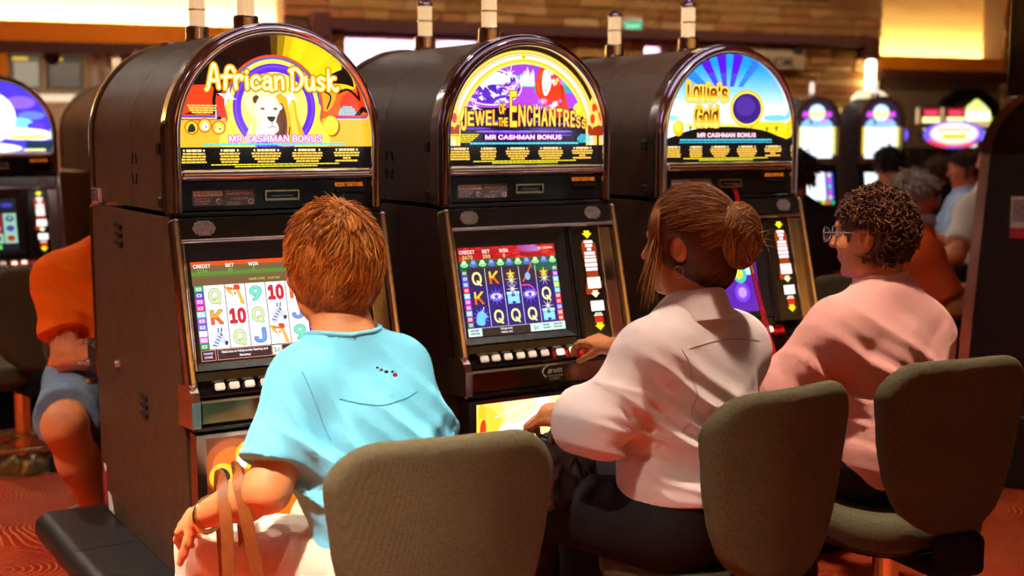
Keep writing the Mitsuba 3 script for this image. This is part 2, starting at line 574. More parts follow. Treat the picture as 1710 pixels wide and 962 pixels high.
part(wb, 'brickwork', S(wall_xf(cat(*(extra + order[300:]))), 'brick_stone_0'), kind='stuff')

# beams, fascias and posts
def trim(n, m, mat):
    own(struct(f'trim_{n}'), S(wall_xf(m), mat, smooth=30))


trim(1, bx(-1.86, 3.99, -.12, .02, 2.335, 2.43, .01), 'beam')
trim(2, bx(-1.87, -1.71, -.16, .02, 2.26, 2.48, .01), 'beam')
trim(3, bx(3.87, 4.02, -.16, .02, 2.21, 2.42, .01), 'beam')
trim(4, bx(-9, -2.07, .0, .05, 2.18, 2.34, .005), 'orange_fascia')
trim(5, bx(-9, -2.07, -.04, .6, 2.09, 2.18, .005), 'beam')
trim(6, bx(4.14, 5.86, .0, .05, 2.12, 2.26, .005), 'orange_fascia')
trim(7, bx(4.14, 5.86, -.04, .6, 2.025, 2.12, .005), 'beam')
# the strip lights that lie behind the fascias and wash the cove walls
k = thing('cove_light', 'long strip light hidden behind the left orange fascia', 'lamp')
own(k, {**S(wall_xf(bx(-8.5, -1.75, .36, .56, 2.25, 2.29)), 'white_paint'), 'emitter': glow([1, .88, .66], 42, 4)})
k = thing('cove_light', 'strip light hidden behind the right orange fascia', 'lamp')
own(k, {**S(wall_xf(bx(4.2, 6.6, .38, .56, 2.2, 2.23)), 'white_paint'), 'emitter': glow([1, .84, .52], 22, 2)})

# the wall behind the viewer has the same cove
own(struct('trim_8'), S(bx(-5.9, 12.9, -5.5, -5.45, 2.3, 2.46), 'orange_fascia'))
own(struct('trim_9'), S(bx(-5.9, 12.9, -6, -5.42, 2.2, 2.3), 'beam'))
k = thing('cove_light', 'strip light behind the fascia on the wall opposite the machines', 'lamp')
own(k, {**S(bx(-5.8, 12.8, -5.8, -5.6, 2.36, 2.39), 'white_paint'), 'emitter': glow([1, .82, .5], 6, 2)})
# two neon tubes under the ceiling along the row
for y, col, kk, what in ((.22, [.55, .42, 1.0], 3.0, 'violet neon tube under the ceiling above the row of machines'), (-.55, [1, .92, .8], 3.0, 'warm white tube under the ceiling before the row of machines')):
    k = thing('neon_tube', what, 'lamp')
    part(k, 'tube', {**S(tube([(-.6, y, 3.28), (2.4, y, 3.28)], .06, 18), 'white_paint', 40), 'emitter': glow(col, kk, .6)})
    part(k, 'hanger', S(cat(bx(-.3, -.28, y - .01, y + .01, 3.30, CEIL), bx(2.0, 2.02, y - .01, y + .01, 3.28, CEIL)), 'black'))

# the sconce tube on the brick wall
sc = thing('wall_sconce', 'bright vertical tube sconce on the brick wall', 'lamp')
part(sc, 'tube', {**S(wall_xf(moved(lathe([(0, 1.79), (.045, 1.80), (.05, 1.85), (.05, 2.15), (.045, 2.2), (0, 2.21)], 20), 3.945, -.11)), 'white_paint', smooth=40), 'emitter': glow([1, .86, .55], 7, .6)})
part(sc, 'bracket', S(wall_xf(cat(bx(3.92, 3.97, -.12, .0, 2.19, 2.22), bx(3.92, 3.97, -.12, .0, 1.77, 1.80))), 'beam'))

# ------------------------------------------------------------------ flat print: lettering and pictures on backlit glass, screens, stickers
_TEXT = {}


def glyphs(text, bold=True):
    if (text, bold) not in _TEXT:
        m = meshkit.text_mesh(text, 1.0, .1, bold)
        v, f = m.vertices, m.faces
        top = np.abs(v[f][:, :, 2] - .1).max(1) < 1e-6
        tri = [Polygon(t) for t in v[f[top]][:, :, :2]]
        _TEXT[text, bold] = shapely.union_all([t for t in tri if t.area > 1e-9], grid_size=1e-4)
    return _TEXT[text, bold]


def txt(text, x, z, h, w=None, align='l', bold=True, slant=0.0):
    """lettering h tall (capitals) with its base line at z, fitted to the width w if one is given"""
    g = glyphs(text, bold)
    x0, _, x1, _ = g.bounds
    g = affinity.translate(g, -x0, 0)
    sx = h if w is None else w / (x1 - x0)
    g = affinity.scale(g, sx, h, origin=(0, 0))
    if slant:
        g = affinity.skew(g, xs=math.degrees(math.atan(slant)), origin=(0, 0))
    wd = g.bounds[2]
    return affinity.translate(g, x - {'l': 0, 'c': wd / 2, 'r': wd}[align], z)


def circ(x, z, r, rz=None, n=40, rot=0):
    g = Polygon([(math.cos(a) * r, math.sin(a) * (rz or r)) for a in np.linspace(0, 2 * math.pi, n, endpoint=False)])
    return affinity.translate(affinity.rotate(g, rot, origin=(0, 0)), x, z)


def blob(pts, n=48):
    return Polygon(spline(pts, n, True)).buffer(0)


def line(pts, w, smooth=0):
    return LineString(spline(pts, smooth) if smooth else pts).buffer(w / 2, quad_segs=5)


def ring(x, z, r0, r1, n=64):
    return circ(x, z, r1, n=n).difference(circ(x, z, r0, n=n))


def star(x, z, r, n=4, inner=.22, rot=0):
    a = [(r * (1 if i % 2 == 0 else inner), math.pi * i / n + rot) for i in range(2 * n)]
    return Polygon([(x + q * math.sin(t), z + q * math.cos(t)) for q, t in a])


def bars(x, z, w, rows, h=.0042, gap=.0065, shape=None, seed=0):
    """rows of print too small to read: each a line of short words"""
    rr, out = random.Random(seed), []
    for i in range(rows):
        ww = w * (shape[i] if shape else 1)
        q, end = x - ww / 2, x + ww / 2
        while q < end - .002:
            l = min(rr.uniform(.006, .016), end - q)
            out.append(sbox(q, z - i * gap - h, q + l, z - i * gap))
            q += l + .0012
    return shapely.union_all(out)


class Sheet:
    """coloured flat pieces, each a hair above the one before, mapped onto a surface by at(x, z, lift)"""
    def __init__(s, at, clip=None, gain=1.0, step=.000016):
        s.at, s.clip, s.gain, s.step = at, clip, gain, step
        s.v, s.f, s.c, s.n, s.layer = [], [], [], 0, 1

    def add(s, g, col, k=1.0):
        g = g.intersection(s.clip) if s.clip is not None else g
        c = np.array(lin(*col)) * s.gain * k
        for p in polys(g):
            if p.area < 1e-8:
                continue
            v, f = trimesh.creation.triangulate_polygon(p, engine='earcut')
            a = v[f]
            e, g2 = a[:, 1] - a[:, 0], a[:, 2] - a[:, 0]
            ar = e[:, 0] * g2[:, 1] - e[:, 1] * g2[:, 0]
            f = np.where((ar < 0)[:, None], f[:, ::-1], f)
            s.v.append(np.array([s.at(x, z, s.layer * s.step) for x, z in v]))
            s.f.append(f + s.n)
            s.c.append(np.tile(c, (len(v), 1)))
            s.n += len(v)
        s.layer += 1
        return s

    def shape(s, emit=True):
        m = tm(np.vstack(s.v), np.vstack(s.f))
        col = np.vstack(s.c)
        if emit:
            d = mikit.ply(m, 'mat_print_black', smooth=False, color=col)
            d['emitter'] = {'type': 'area', 'radiance': {'type': 'mesh_attribute', 'name': 'vertex_color'}, 'sampling_weight': 0.0}
        else:
            d = mikit.ply(m, {'type': 'twosided', 'b': {'type': 'diffuse', 'reflectance': {'type': 'mesh_attribute', 'name': 'vertex_color'}}}, smooth=False, color=col)
        return d


PITCH_X = .7376          # spacing of the cabinets
SL_D = np.array([0, -.101, -.395]) / np.linalg.norm([0, -.101, -.395])     # down the slanted screen face
SL_N = np.cross([1.0, 0, 0], SL_D)
SL_N *= -1 if SL_N[1] > 0 else 1
SL_O = np.array([0, -.024, 1.213])
DK_D = np.array([0, -.506, -.863])
DK_N = np.array([0, -.863, .506])
DK_O = np.array([0, -.09, .845])
ART = Polygon([(-.252, 1.329)] + [(.252 * math.cos(a), 1.408 + .252 * math.sin(a)) for a in np.linspace(math.pi, 0, 49)] + [(.252, 1.329)])


def on_art(x, z, l):
    return (x, .004 - l, z)


def on_slant(x, s, l):
    """x across, s up from the top edge of the slanted face (so negative is down)"""
    return tuple(SL_O + np.array([x, 0, 0]) - SL_D * s + SL_N * (l - .012))


def on_strip(x, s, l):
    return tuple(SL_O + np.array([x, 0, 0]) - SL_D * s + SL_N * (l + .0025))


def on_front(y):
    return lambda x, z, l: (x, y - l, z)


def off_x(d, x):
    return {**d, 'to_world': T().translate([x, 0, 0])}


# ---- the three pictures on the backlit glass
def hdr_rows(a, seed):
    """the black band of bonus rules along the bottom of the glass"""
    a.add(sbox(-.26, 1.32, .26, 1.383), (8, 6, 10))
    a.add(bars(0, 1.393, .376, 1, .0055, .01, None, seed), (70, 205, 235))
    for i, (x, w) in enumerate([(-.212, .062), (-.122, .052), (-.027, .078), (.083, .082), (.192, .072)]):
        shp = [[.9, .95, 1, 1], [1, .9, .95, .85], [1, .95, .8, .6], [1, 1, .9, .75], [1, .95, .3, .9]][i]
        a.add(bars(x, 1.378, w * .62, 1, .006, .01, None, seed + i), (255, 214, 150))
        a.add(bars(x, 1.3695, w, 4, .0046, .0068, shp, seed + 9 + i), (255, 196, 70))
        for s in (-1, 1):
            a.add(star(x + s * w * .4, 1.375, .004, 5, .45), (255, 240, 220))
    a.add(bars(0, 1.3415, .34, 1, .003, .01, None, seed + 20), (240, 225, 40))
    a.add(bars(0, 1.3365, .22, 1, .003, .01, None, seed + 21), (240, 225, 40))


def big(a, g, fill, edge, rim, w0=.004, w1=.0022):
    a.add(g.buffer(w0), edge)
    a.add(g.buffer(w1), rim)
    a.add(g, fill)


STROKES = {  # hand-drawn letters in a unit box: lists of strokes
    'A': [[(0, -.08), (.1, .1), (.33, 1.02), (.5, 1.0), (.66, .02)], [(.17, .38), (.6, .36)]], 'f': [[(.75, .82), (.6, 1.02), (.4, .98), (.3, .7), (.22, -.02)], [(.05, .55), (.6, .58)]],
    'r': [[(.12, .62), (.16, 0)], [(.15, .42), (.3, .6), (.5, .58), (.48, .46)]], 'i': [[(.15, .55), (.18, 0)], [(.16, .8), (.17, .82)]],
    'c': [[(.52, .46), (.38, .6), (.14, .5), (.08, .22), (.24, 0), (.52, .1)]], 'a': [[(.14, .52), (.32, .62), (.5, .5), (.52, 0), (.62, -.05)], [(.5, .32), (.28, .38), (.1, .2), (.24, 0), (.5, .1)]],
    'n': [[(.1, .6), (.14, 0)], [(.14, .42), (.34, .6), (.5, .5), (.54, 0)]], 'D': [[(.12, .98), (.14, 0)], [(0, .92), (.35, 1.02), (.68, .7), (.66, .3), (.4, 0), (.1, .02)]],
    'u': [[(.1, .6), (.12, .2), (.28, 0), (.46, .14), (.52, .6)], [(.52, .58), (.56, 0)]], 's': [[(.5, .52), (.3, .62), (.12, .48), (.3, .32), (.48, .18), (.32, 0), (.08, .08)]],
    'k': [[(.12, 1.0), (.14, 0)], [(.5, .6), (.34, .58), (.16, .3)], [(.2, .34), (.4, .1), (.56, -.04), (.68, .1)]], ' ': []}
ADV = {'A': .78, 'f': .66, 'r': .6, 'i': .36, 'c': .62, 'a': .68, 'n': .68, 'D': .82, 'u': .68, 's': .62, 'k': .66, ' ': .26}


def scrawl(text, x0, z0, h, w):
    total = sum(ADV[c] for c in text)
    s, x, out = w / total, x0, []
    for c in text:
        for st in STROKES[c]:
            pts = [(x + p[0] * s, z0 + p[1] * h) for p in st]
            out.append(line(pts, h * .17, 14 if len(pts) > 2 else 0))
        x += ADV[c] * s
    return shapely.union_all(out)


def art_one():
    a = Sheet(on_art, ART, 1.25)
    a.add(sbox(-.26, 1.32, .26, 1.47), (255, 178, 44))
    c = (-.002, 1.481)
    # dark sky at the left of the crown, gold rays at the right
    for i in range(26):
        t0, t1 = math.radians(172 - i * 6.6), math.radians(172 - (i + 1) * 6.6)
        u = np.clip((i - 11.2) / 3.2, 0, 1)
        hot = .12 * math.sin(i * 2.1) * u
        col = tuple(np.array([34, 10, 8]) * (1 - u) + np.array([255, 206 + 40 * hot, 20 + 60 * max(hot, 0)]) * u)
        a.add(Polygon([c, (c[0] + .4 * math.cos(t0), c[1] + .4 * math.sin(t0)), (c[0] + .4 * math.cos(t1), c[1] + .4 * math.sin(t1))]), col)
    # sunset scenes at both sides
    a.add(sbox(-.26, 1.455, -.10, 1.53), (236, 54, 20))
    a.add(blob([(-.26, 1.6), (-.1, 1.6), (-.13, 1.53), (-.155, 1.505), (-.165, 1.535), (-.2, 1.548), (-.235, 1.53), (-.262, 1.51)]), (20, 8, 8))
    a.add(circ(-.198, 1.498, .05), (246, 62, 24))
    a.add(line([(-.16, 1.46), (-.158, 1.5), (-.15, 1.545)], .008), (16, 8, 8))
    a.add(blob([(-.225, 1.535), (-.19, 1.552), (-.15, 1.545), (-.14, 1.535), (-.18, 1.535)]), (16, 8, 8))
    a.add(blob([(-.26, 1.456), (-.2, 1.47), (-.15, 1.46), (-.15, 1.45), (-.26, 1.45)]), (14, 6, 8))
    a.add(bars(-.188, 1.486, .074, 5, .0038, .0056, [1, .94, .85, .72, .5], 3), (248, 206, 84))
    a.add(sbox(.12, 1.455, .26, 1.53), (240, 96, 20))
    a.add(blob([(.13, 1.545), (.2, 1.54), (.262, 1.51), (.262, 1.535), (.2, 1.58), (.14, 1.56)]), (18, 8, 8))
    a.add(circ(.21, 1.49, .034), (232, 60, 22))
    a.add(blob([(.125, 1.52), (.14, 1.535), (.16, 1.53), (.165, 1.51), (.15, 1.48), (.13, 1.475)]), (250, 160, 36))
    a.add(line([(.13, 1.525), (.15, 1.51), (.14, 1.48)], .004, 12), (24, 10, 8))
    a.add(line([(.17, 1.52), (.2, 1.528), (.235, 1.5)], .006, 12), (24, 10, 8))
    a.add(line([(.22, 1.46), (.245, 1.485)], .012), (30, 10, 8))
    a.add(bars(.196, 1.486, .05, 5, .0038, .0052, [.55, .8, .9, 1, .95], 4), (96, 220, 236))
    # striped ring and side rails
    for r, col in ((.131, (232, 72, 28)), (.126, (98, 96, 160)), (.120, (232, 208, 120)), (.117, (255, 222, 84))):
        a.add(circ(c[0], c[1], r), col)
    for dz, col in ((0, (236, 60, 40)), (-.004, (86, 70, 190)), (-.008, (240, 190, 120))):
        for g in (sbox(-.26, 1.459 + dz, -.148 + dz, 1.463 + dz), sbox(-.148 + dz, 1.459 + dz, -.144 + dz, 1.475), sbox(.148, 1.459 + dz, .26, 1.463 + dz)):
            a.add(g, col)
    a.add(blob([(-.13, 1.38), (-.125, 1.45), (-.11, 1.5), (.1, 1.5), (.12, 1.45), (.13, 1.38)]), (255, 214, 72))
    a.add(ring(c[0], c[1], .088, .109), (94, 44, 214))
    a.add(ring(c[0], c[1], .099, .104), (120, 66, 236))
    a.add(circ(c[0], c[1], .088), (255, 226, 104))
    a.add(circ(c[0] - .03, c[1] + .02, .05), (255, 240, 170))
    k = Sheet(on_art, circ(c[0], c[1], .0885).union(sbox(-.08, 1.38, .075, 1.45)).intersection(ART), 1.25)
    k.layer = a.layer
    k.add(blob([(.0, 1.505), (.03, 1.512), (.052, 1.495), (.058, 1.46), (.074, 1.395), (-.01, 1.395)]), (244, 172, 34))
    k.add(blob([(.03, 1.505), (.048, 1.492), (.052, 1.46), (.062, 1.40), (.046, 1.40), (.04, 1.45)]), (255, 206, 70))
    k.add(blob([(.004, 1.475), (.016, 1.492), (.026, 1.47), (.03, 1.44), (.026, 1.41), (.0, 1.41), (.0, 1.44)]), (104, 56, 18))
    k.add(circ(.013, 1.482, .005, .007), (255, 250, 240))
    for x, z in ((.012, 1.415), (.02, 1.43), (.034, 1.42)):
        k.add(line([(x, z - .014), (x + .003, z + .012)], .003), (70, 36, 14))
    k.add(blob([(-.062, 1.505), (-.05, 1.515), (-.04, 1.508), (-.044, 1.492), (-.058, 1.488)]), (250, 214, 130))
    k.add(blob([(-.059, 1.504), (-.05, 1.511), (-.043, 1.505), (-.047, 1.494), (-.056, 1.492)]), (92, 50, 22))
    k.add(blob([(-.046, 1.502), (-.018, 1.512), (.004, 1.503), (.012, 1.478), (.004, 1.458), (.0, 1.438), (.008, 1.425), (-.01, 1.412), (-.03, 1.405), (-.085, 1.39), (-.07, 1.43), (-.056, 1.465)]), (255, 240, 196))
    k.add(blob([(-.07, 1.40), (-.066, 1.43), (-.056, 1.46), (-.05, 1.45), (-.054, 1.42), (-.05, 1.395)]), (252, 214, 120))
    k.add(blob([(-.026, 1.495), (-.012, 1.5), (-.004, 1.47), (-.004, 1.458), (-.02, 1.458), (-.026, 1.475)]), (255, 250, 226))
    k.add(blob([(-.034, 1.442), (-.02, 1.45), (.0, 1.445), (.007, 1.428), (-.008, 1.414), (-.03, 1.42)]), (255, 254, 248))
    k.add(blob([(-.022, 1.458), (-.002, 1.458), (-.004, 1.450), (-.010, 1.445), (-.018, 1.449)]), (50, 30, 26))
    k.add(line([(-.010, 1.446), (-.011, 1.434), (-.022, 1.430)], .0016, 8), (60, 36, 30))
    k.add(line([(-.011, 1.434), (.002, 1.431)], .0016), (60, 36, 30))
    for x in (-.034, -.0005):
        k.add(line([(x - .006, 1.477), (x, 1.480), (x + .005, 1.477)], .0022, 8), (70, 44, 26))
        k.add(circ(x, 1.4765, .0022), (40, 26, 20))
    a.v += k.v
    a.f += [f + a.n for f in k.f]
    a.c += k.c
    a.n += k.n
    a.layer = k.layer
    # three badges with animals, a plain coin at the other side
    for i, x in enumerate((-.216, -.183, -.148)):
        z = 1.431 + .005 * (i == 1)
        a.add(circ(x, z, .0175), (226, 84, 14))
        a.add(circ(x, z, .0145), (255, 200, 40))
        a.add(blob([(x - .009, z - .01), (x - .006, z + .004), (x + .002, z + .009), (x + .009, z - .001), (x + .006, z - .01)]), [(40, 44, 40), (255, 250, 240), (250, 226, 140)][i])
        a.add(circ(x + .003, z - .003, .002), (30, 20, 20))
    a.add(circ(.154, 1.433, .021, .025), (150, 92, 10))
    a.add(circ(.149, 1.437, .021, .025), (250, 208, 24))
    a.add(circ(.146, 1.443, .013, .015), (255, 226, 60))
    g = scrawl('African Dusk', -.176, 1.527, .05, .345)
    big(a, g, (255, 232, 120), (150, 84, 6), (248, 166, 16), .0042, .0026)
    a.add(g.buffer(-.0022), (255, 250, 196))
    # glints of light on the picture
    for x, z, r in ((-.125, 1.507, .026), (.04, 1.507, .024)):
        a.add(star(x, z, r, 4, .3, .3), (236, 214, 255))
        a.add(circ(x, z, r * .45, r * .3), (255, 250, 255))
    hdr_rows(a, 5)
    t = txt('MR CASHMAN BONUS', 0, 1.396, .0155, .246, 'c')
    big(a, t, (255, 236, 246), (150, 40, 170), (206, 96, 210), .002, .0011)
    return a


def art_two():
    a = Sheet(on_art, ART, 1.2)
    a.add(sbox(-.26, 1.3, .26, 1.7), (52, 36, 26), .6)
    arch = lambda r: Polygon([(-r, 1.36)] + [(r * math.cos(t), 1.4 + r * math.sin(t)) for t in np.linspace(math.pi, 0, 60)] + [(r, 1.36)])
    for r, col in ((.247, (250, 186, 40)), (.2455, (255, 214, 80)), (.239, (120, 66, 20)), (.2375, (255, 236, 170)), (.233, (130, 80, 30)), (.2315, (255, 248, 216)), (.222, (250, 200, 50)), (.214, (255, 226, 110))):
        a.add(arch(r), col)
    inner = arch(.208)
    k = Sheet(on_art, inner, 1.2)
    k.layer = a.layer
    for i in range(16):   # violet evening sky, darker towards the water
        z = 1.62 - i * .008
        k.add(sbox(-.26, z - .008, .26, z if i else 1.7), tuple(np.array([150, 60, 214]) * (1 - i / 22) + np.array([190, 90, 226]) * i / 22))
    k.add(blob([(-.06, 1.55), (.0, 1.585), (.03, 1.56), (.06, 1.555), (.2, 1.56), (.2, 1.53), (-.06, 1.53)]), (24, 190, 160))
    k.add(sbox(-.26, 1.40, .26, 1.545), (176, 64, 220))
    k.add(sbox(.03, 1.53, .26, 1.55), (70, 150, 190))
    for x, h in ((-.012, .02), (-.002, .03), (.008, .04), (.018, .026), (.026, .034)):   # a small pale castle
        k.add(sbox(x - .005, 1.548, x + .005, 1.548 + h), (255, 226, 226))
        k.add(Polygon([(x - .006, 1.548 + h), (x + .006, 1.548 + h), (x, 1.562 + h)]), (255, 200, 190))
    k.add(sbox(-.26, 1.38, .26, 1.487), (22, 10, 40))
    for i in range(9):
        k.add(circ(-.16 + .045 * i, 1.43 + .02 * math.sin(i * 1.9), .05, .003), [(90, 50, 190), (140, 80, 230), (60, 40, 150)][i % 3])
    for i in range(5):
        k.add(circ(-.12 + .06 * i, 1.422, .04, .0025), (150, 100, 255))
    # the lady with long red hair and flowers
    k.add(blob([(.05, 1.6), (.075, 1.612), (.1, 1.6), (.125, 1.56), (.142, 1.5), (.15, 1.47), (.09, 1.462), (.06, 1.5), (.036, 1.53), (.035, 1.555)]), (226, 56, 14))
    k.add(line([(.1, 1.59), (.125, 1.54), (.12, 1.49)], .004, 12), (170, 34, 10))
    k.add(line([(.055, 1.59), (.043, 1.55), (.05, 1.525)], .004, 12), (250, 96, 30))
    k.add(blob([(.062, 1.592), (.078, 1.59), (.087, 1.565), (.083, 1.54), (.07, 1.522), (.06, 1.53), (.056, 1.56)]), (255, 246, 242))
    k.add(line([(.06, 1.557), (.067, 1.559)], .0018), (90, 50, 60))
    k.add(line([(.075, 1.558), (.082, 1.556)], .0018), (90, 50, 60))
    k.add(circ(.069, 1.537, .0045, .0018), (214, 60, 60))
    rr = random.Random(4)
    for i in range(34):
        x, z = (.085 + rr.uniform(-.006, .06), 1.592 + rr.uniform(-.035, .024)) if i < 20 else (.05 + rr.uniform(-.02, .07), 1.497 + rr.uniform(-.012, .012))
        col = rr.choice([(240, 130, 230), (206, 120, 240), (255, 200, 240), (255, 240, 250)])
        k.add(star(x, z, rr.uniform(.007, .012), 5, .55, rr.random()), col)
    k.add(circ(.104, 1.563, .006), (250, 196, 20))
    # the jewel
    gem = circ(-.111, 1.543, .0965, .0465)
    k.add(circ(-.111, 1.543, .1, .05), (250, 230, 255))
    k.add(gem, (90, 40, 190))
    g = Sheet(on_art, gem.buffer(-.0015).intersection(inner), 1.2)
    g.layer = k.layer
    cols = [(255, 250, 255), (226, 196, 255), (180, 110, 240), (110, 60, 200), (250, 220, 255), (214, 120, 240), (60, 30, 150), (255, 255, 255)]
    for i in range(150):
        x, z = -.111 + rr.uniform(-.095, .095), 1.543 + rr.uniform(-.046, .046)
        r, t = rr.uniform(.006, .014), rr.uniform(0, 6.3)
        g.add(Polygon([(x + r * math.cos(t + q), z + r * .8 * math.sin(t + q)) for q in (0, 1.8, 3.9)]), cols[rr.randrange(8)])
    g.add(blob([(-.17, 1.56), (-.13, 1.583), (-.08, 1.582), (-.05, 1.566), (-.08, 1.552), (-.14, 1.55)]), (255, 252, 255))
    g.add(blob([(-.125, 1.545), (-.105, 1.53), (-.095, 1.535), (-.1, 1.55)]), (66, 34, 170))
    for q, base in ((g, k), (k, a)):
        base.v += q.v
        base.f += [f + base.n for f in q.f]
        base.c += q.c
        base.n += q.n
        base.layer = q.layer
    for x, z, r in ((-.052, 1.58, .034), (-.164, 1.487, .03), (-.19, 1.565, .018)):
        a.add(star(x, z, r, 4, .08, .25), (255, 250, 255))
        a.add(star(x, z, r * .6, 4, .12, 1.0), (255, 240, 255))
    a.add(circ(-.007, 1.628, .008), (255, 232, 60))
    a.add(circ(-.007, 1.628, .0045), (226, 160, 20))
    # red and gold pillars at the feet of the arch
    for s in (-1, 1):
        a.add(sbox(min(s * .212, s * .262), 1.41, max(s * .212, s * .262), 1.44), (160, 40, 14))
        a.add(blob([(s * .247, 1.44), (s * .252, 1.47), (s * .247, 1.51), (s * .225, 1.52), (s * .215, 1.48), (s * .22, 1.44)]), (255, 206, 90))
        a.add(circ(s * .232, 1.49, .006, .012), (222, 60, 20))
        a.add(circ(s * .228, 1.458, .008, .014), (222, 60, 20))
        a.add(star(s * .228, 1.436, .009, 4, .25), (255, 206, 90))
    a.add(circ(.179, 1.482, .0195, .022), (250, 210, 30))
    a.add(circ(.176, 1.487, .012, .014), (255, 230, 80))
    gold, ed, rm = (255, 212, 60), (70, 24, 20), (196, 96, 10)
    x = -.208
    for ch, h, w, z in (('J', .058, .022, 1.427), ('E', .036, .023, 1.4385), ('W', .037, .034, 1.4395), ('E', .038, .022, 1.440), ('L', .04, .02, 1.4405)):
        big(a, txt(ch, x, z, h, w - .004), gold, ed, rm, .0028, .0014)
        x += w
    big(a, txt('OF', -.076, 1.471, .026, .021, 'c'), gold, ed, rm, .0026, .0013)
    big(a, txt('THE', -.074, 1.437, .022, .03, 'c'), gold, ed, rm, .0026, .0013)
    x = -.052
    for ch, h, w, z in (('E', .094, .028, 1.437), ('N', .056, .028, 1.4385), ('C', .054, .022, 1.439), ('H', .052, .026, 1.4395), ('A', .05, .026, 1.439),
                        ('N', .048, .026, 1.4385), ('T', .047, .023, 1.438), ('R', .045, .024, 1.437), ('E', .043, .02, 1.436), ('S', .03, .019, 1.434), ('S', .024, .019, 1.432)):
        big(a, txt(ch, x, z, h, w - .005), gold, ed, rm, .0028, .0014)
        x += w
    hdr_rows(a, 31)
    a.add(sbox(-.2, 1.383, .2, 1.398), (8, 6, 14))
    a.add(bars(.0, 1.392, .36, 1, .0055, .01, None, 8), (70, 205, 235))
    a.add(bars(-.2, 1.415, .096, 5, .0036, .005, [1, .9, .8, .62, .45], 6), (226, 200, 30))
    a.add(bars(.2, 1.414, .054, 5, .0034, .005, [.6, .85, 1, .95, .7], 7), (70, 205, 225))
    t = txt('MR CASHMAN BONUS', -.006, 1.4005, .0115, .252, 'c')
    big(a, t, (255, 236, 250), (150, 40, 170), (206, 96, 220), .0018, .0009)
    return a


def art_three():
    a = Sheet(on_art, ART, 1.2)
    for i in range(20):
        z = 1.67 - i * .0125
        u = min(1, max(0, (i - 3) / 11))
        a.add(sbox(-.26, 1.3, .26, z), tuple(np.array([26, 150, 232]) * (1 - u) + np.array([236, 250, 255]) * u))
    for t0, t1 in ((68, 82), (93, 107), (118, 130), (45, 55), (142, 152)):
        pts = [(0, 1.50)] + [(.3 * math.cos(math.radians(t)), 1.5 + .3 * math.sin(math.radians(t))) for t in (t0, t1)]
        far = sbox(-.26, 1.56, .26, 1.7) if 60 < t0 < 125 else sbox(-.26, 1.59, .26, 1.7)
        a.add(Polygon(pts).intersection(sbox(-.26, 1.56, .26, 1.7)), (44, 130, 236) if not 60 < t0 < 125 else (66, 70, 236))
        a.add(Polygon(pts).intersection(far.intersection(sbox(-.26, 1.6, .26, 1.7))), (48, 116, 236) if not 60 < t0 < 125 else (84, 22, 226))
    for x, z, r in ((-.2, 1.5, .05), (-.14, 1.49, .045), (-.05, 1.485, .05), (.19, 1.49, .04), (.05, 1.48, .04)):
        a.add(circ(x, z, r, r * .36), (246, 252, 255))
    a.add(circ(.2, 1.465, .05, .01), (120, 206, 240))
    a.add(circ(-.23, 1.462, .04, .01), (150, 220, 246))
    a.add(sbox(-.26, 1.32, .26, 1.447), (250, 236, 120))
    a.add(blob([(.1, 1.449), (.16, 1.452), (.25, 1.447), (.26, 1.40), (.1, 1.40)]), (236, 214, 30))
    a.add(blob([(-.26, 1.45), (-.2, 1.452), (-.16, 1.44), (-.13, 1.42), (-.26, 1.39)]), (255, 252, 220))
    a.add(blob([(-.25, 1.38), (-.2, 1.41), (-.12, 1.43), (0, 1.437), (.12, 1.43), (.2, 1.412), (.25, 1.38)]), (10, 8, 8))
    for x, z in ((-.12, 1.438), (-.095, 1.442), (.1, 1.44), (.165, 1.428), (.205, 1.43), (-.145, 1.43)):
        a.add(line([(x, z - .006), (x, z + .008)], .004), (30, 60, 20))
        a.add(line([(x - .005, z + .004), (x, z), (x + .005, z + .005)], .003), (30, 60, 20))
    # a plain coin, and a plain gold-rimmed oval in place of the printed mascot
    a.add(circ(-.191, 1.432, .021, .024), (240, 190, 20))
    a.add(circ(-.193, 1.436, .014, .016), (255, 220, 80))
    a.add(circ(.08, 1.493, .069, .058), (214, 168, 10))
    a.add(circ(.08, 1.493, .065, .054), (250, 224, 70))
    a.add(circ(.08, 1.493, .058, .047), (56, 28, 120))
    a.add(circ(.074, 1.5, .04, .03), (76, 44, 150))
    for text, x, z, h, w in (("Lou", -.158, 1.518, .052, .07), ("ie's", -.082, 1.518, .046, .082), ('Gold', -.127, 1.442, .054, .09)):
        g = txt(text, x, z, h, w)
        big(a, g.buffer(.0022), (246, 186, 30), (150, 70, 8), (255, 214, 90), .0062, .0048)
        a.add(g.buffer(.0004).intersection(sbox(-.2, z + h * .42, .1, z + h * .86)), (96, 44, 8))
        a.add(g.buffer(.0004).intersection(sbox(-.2, z + h * .28, .1, z + h * .44)), (186, 104, 14))
        a.add(g.buffer(.0004).intersection(sbox(-.2, z - .01, .1, z + h * .12)), (255, 236, 130))
    hdr_rows(a, 51)
    a.add(sbox(-.2, 1.39, .2, 1.401), (10, 8, 8))
    a.add(bars(0, 1.399, .37, 1, .005, .01, None, 9), (70, 205, 235))
    t = txt('MR CASHMAN BONUS', 0, 1.405, .0125, .236, 'c')
    big(a, t, (255, 236, 240), (120, 20, 60), (196, 84, 130), .0016, .0008)
    return a


# ---- what the screens show (x across, s measured upwards from the top edge of the slanted face)
SCR = (-.243, -.350, .070, -.106)      # x0, s bottom, x1, s top


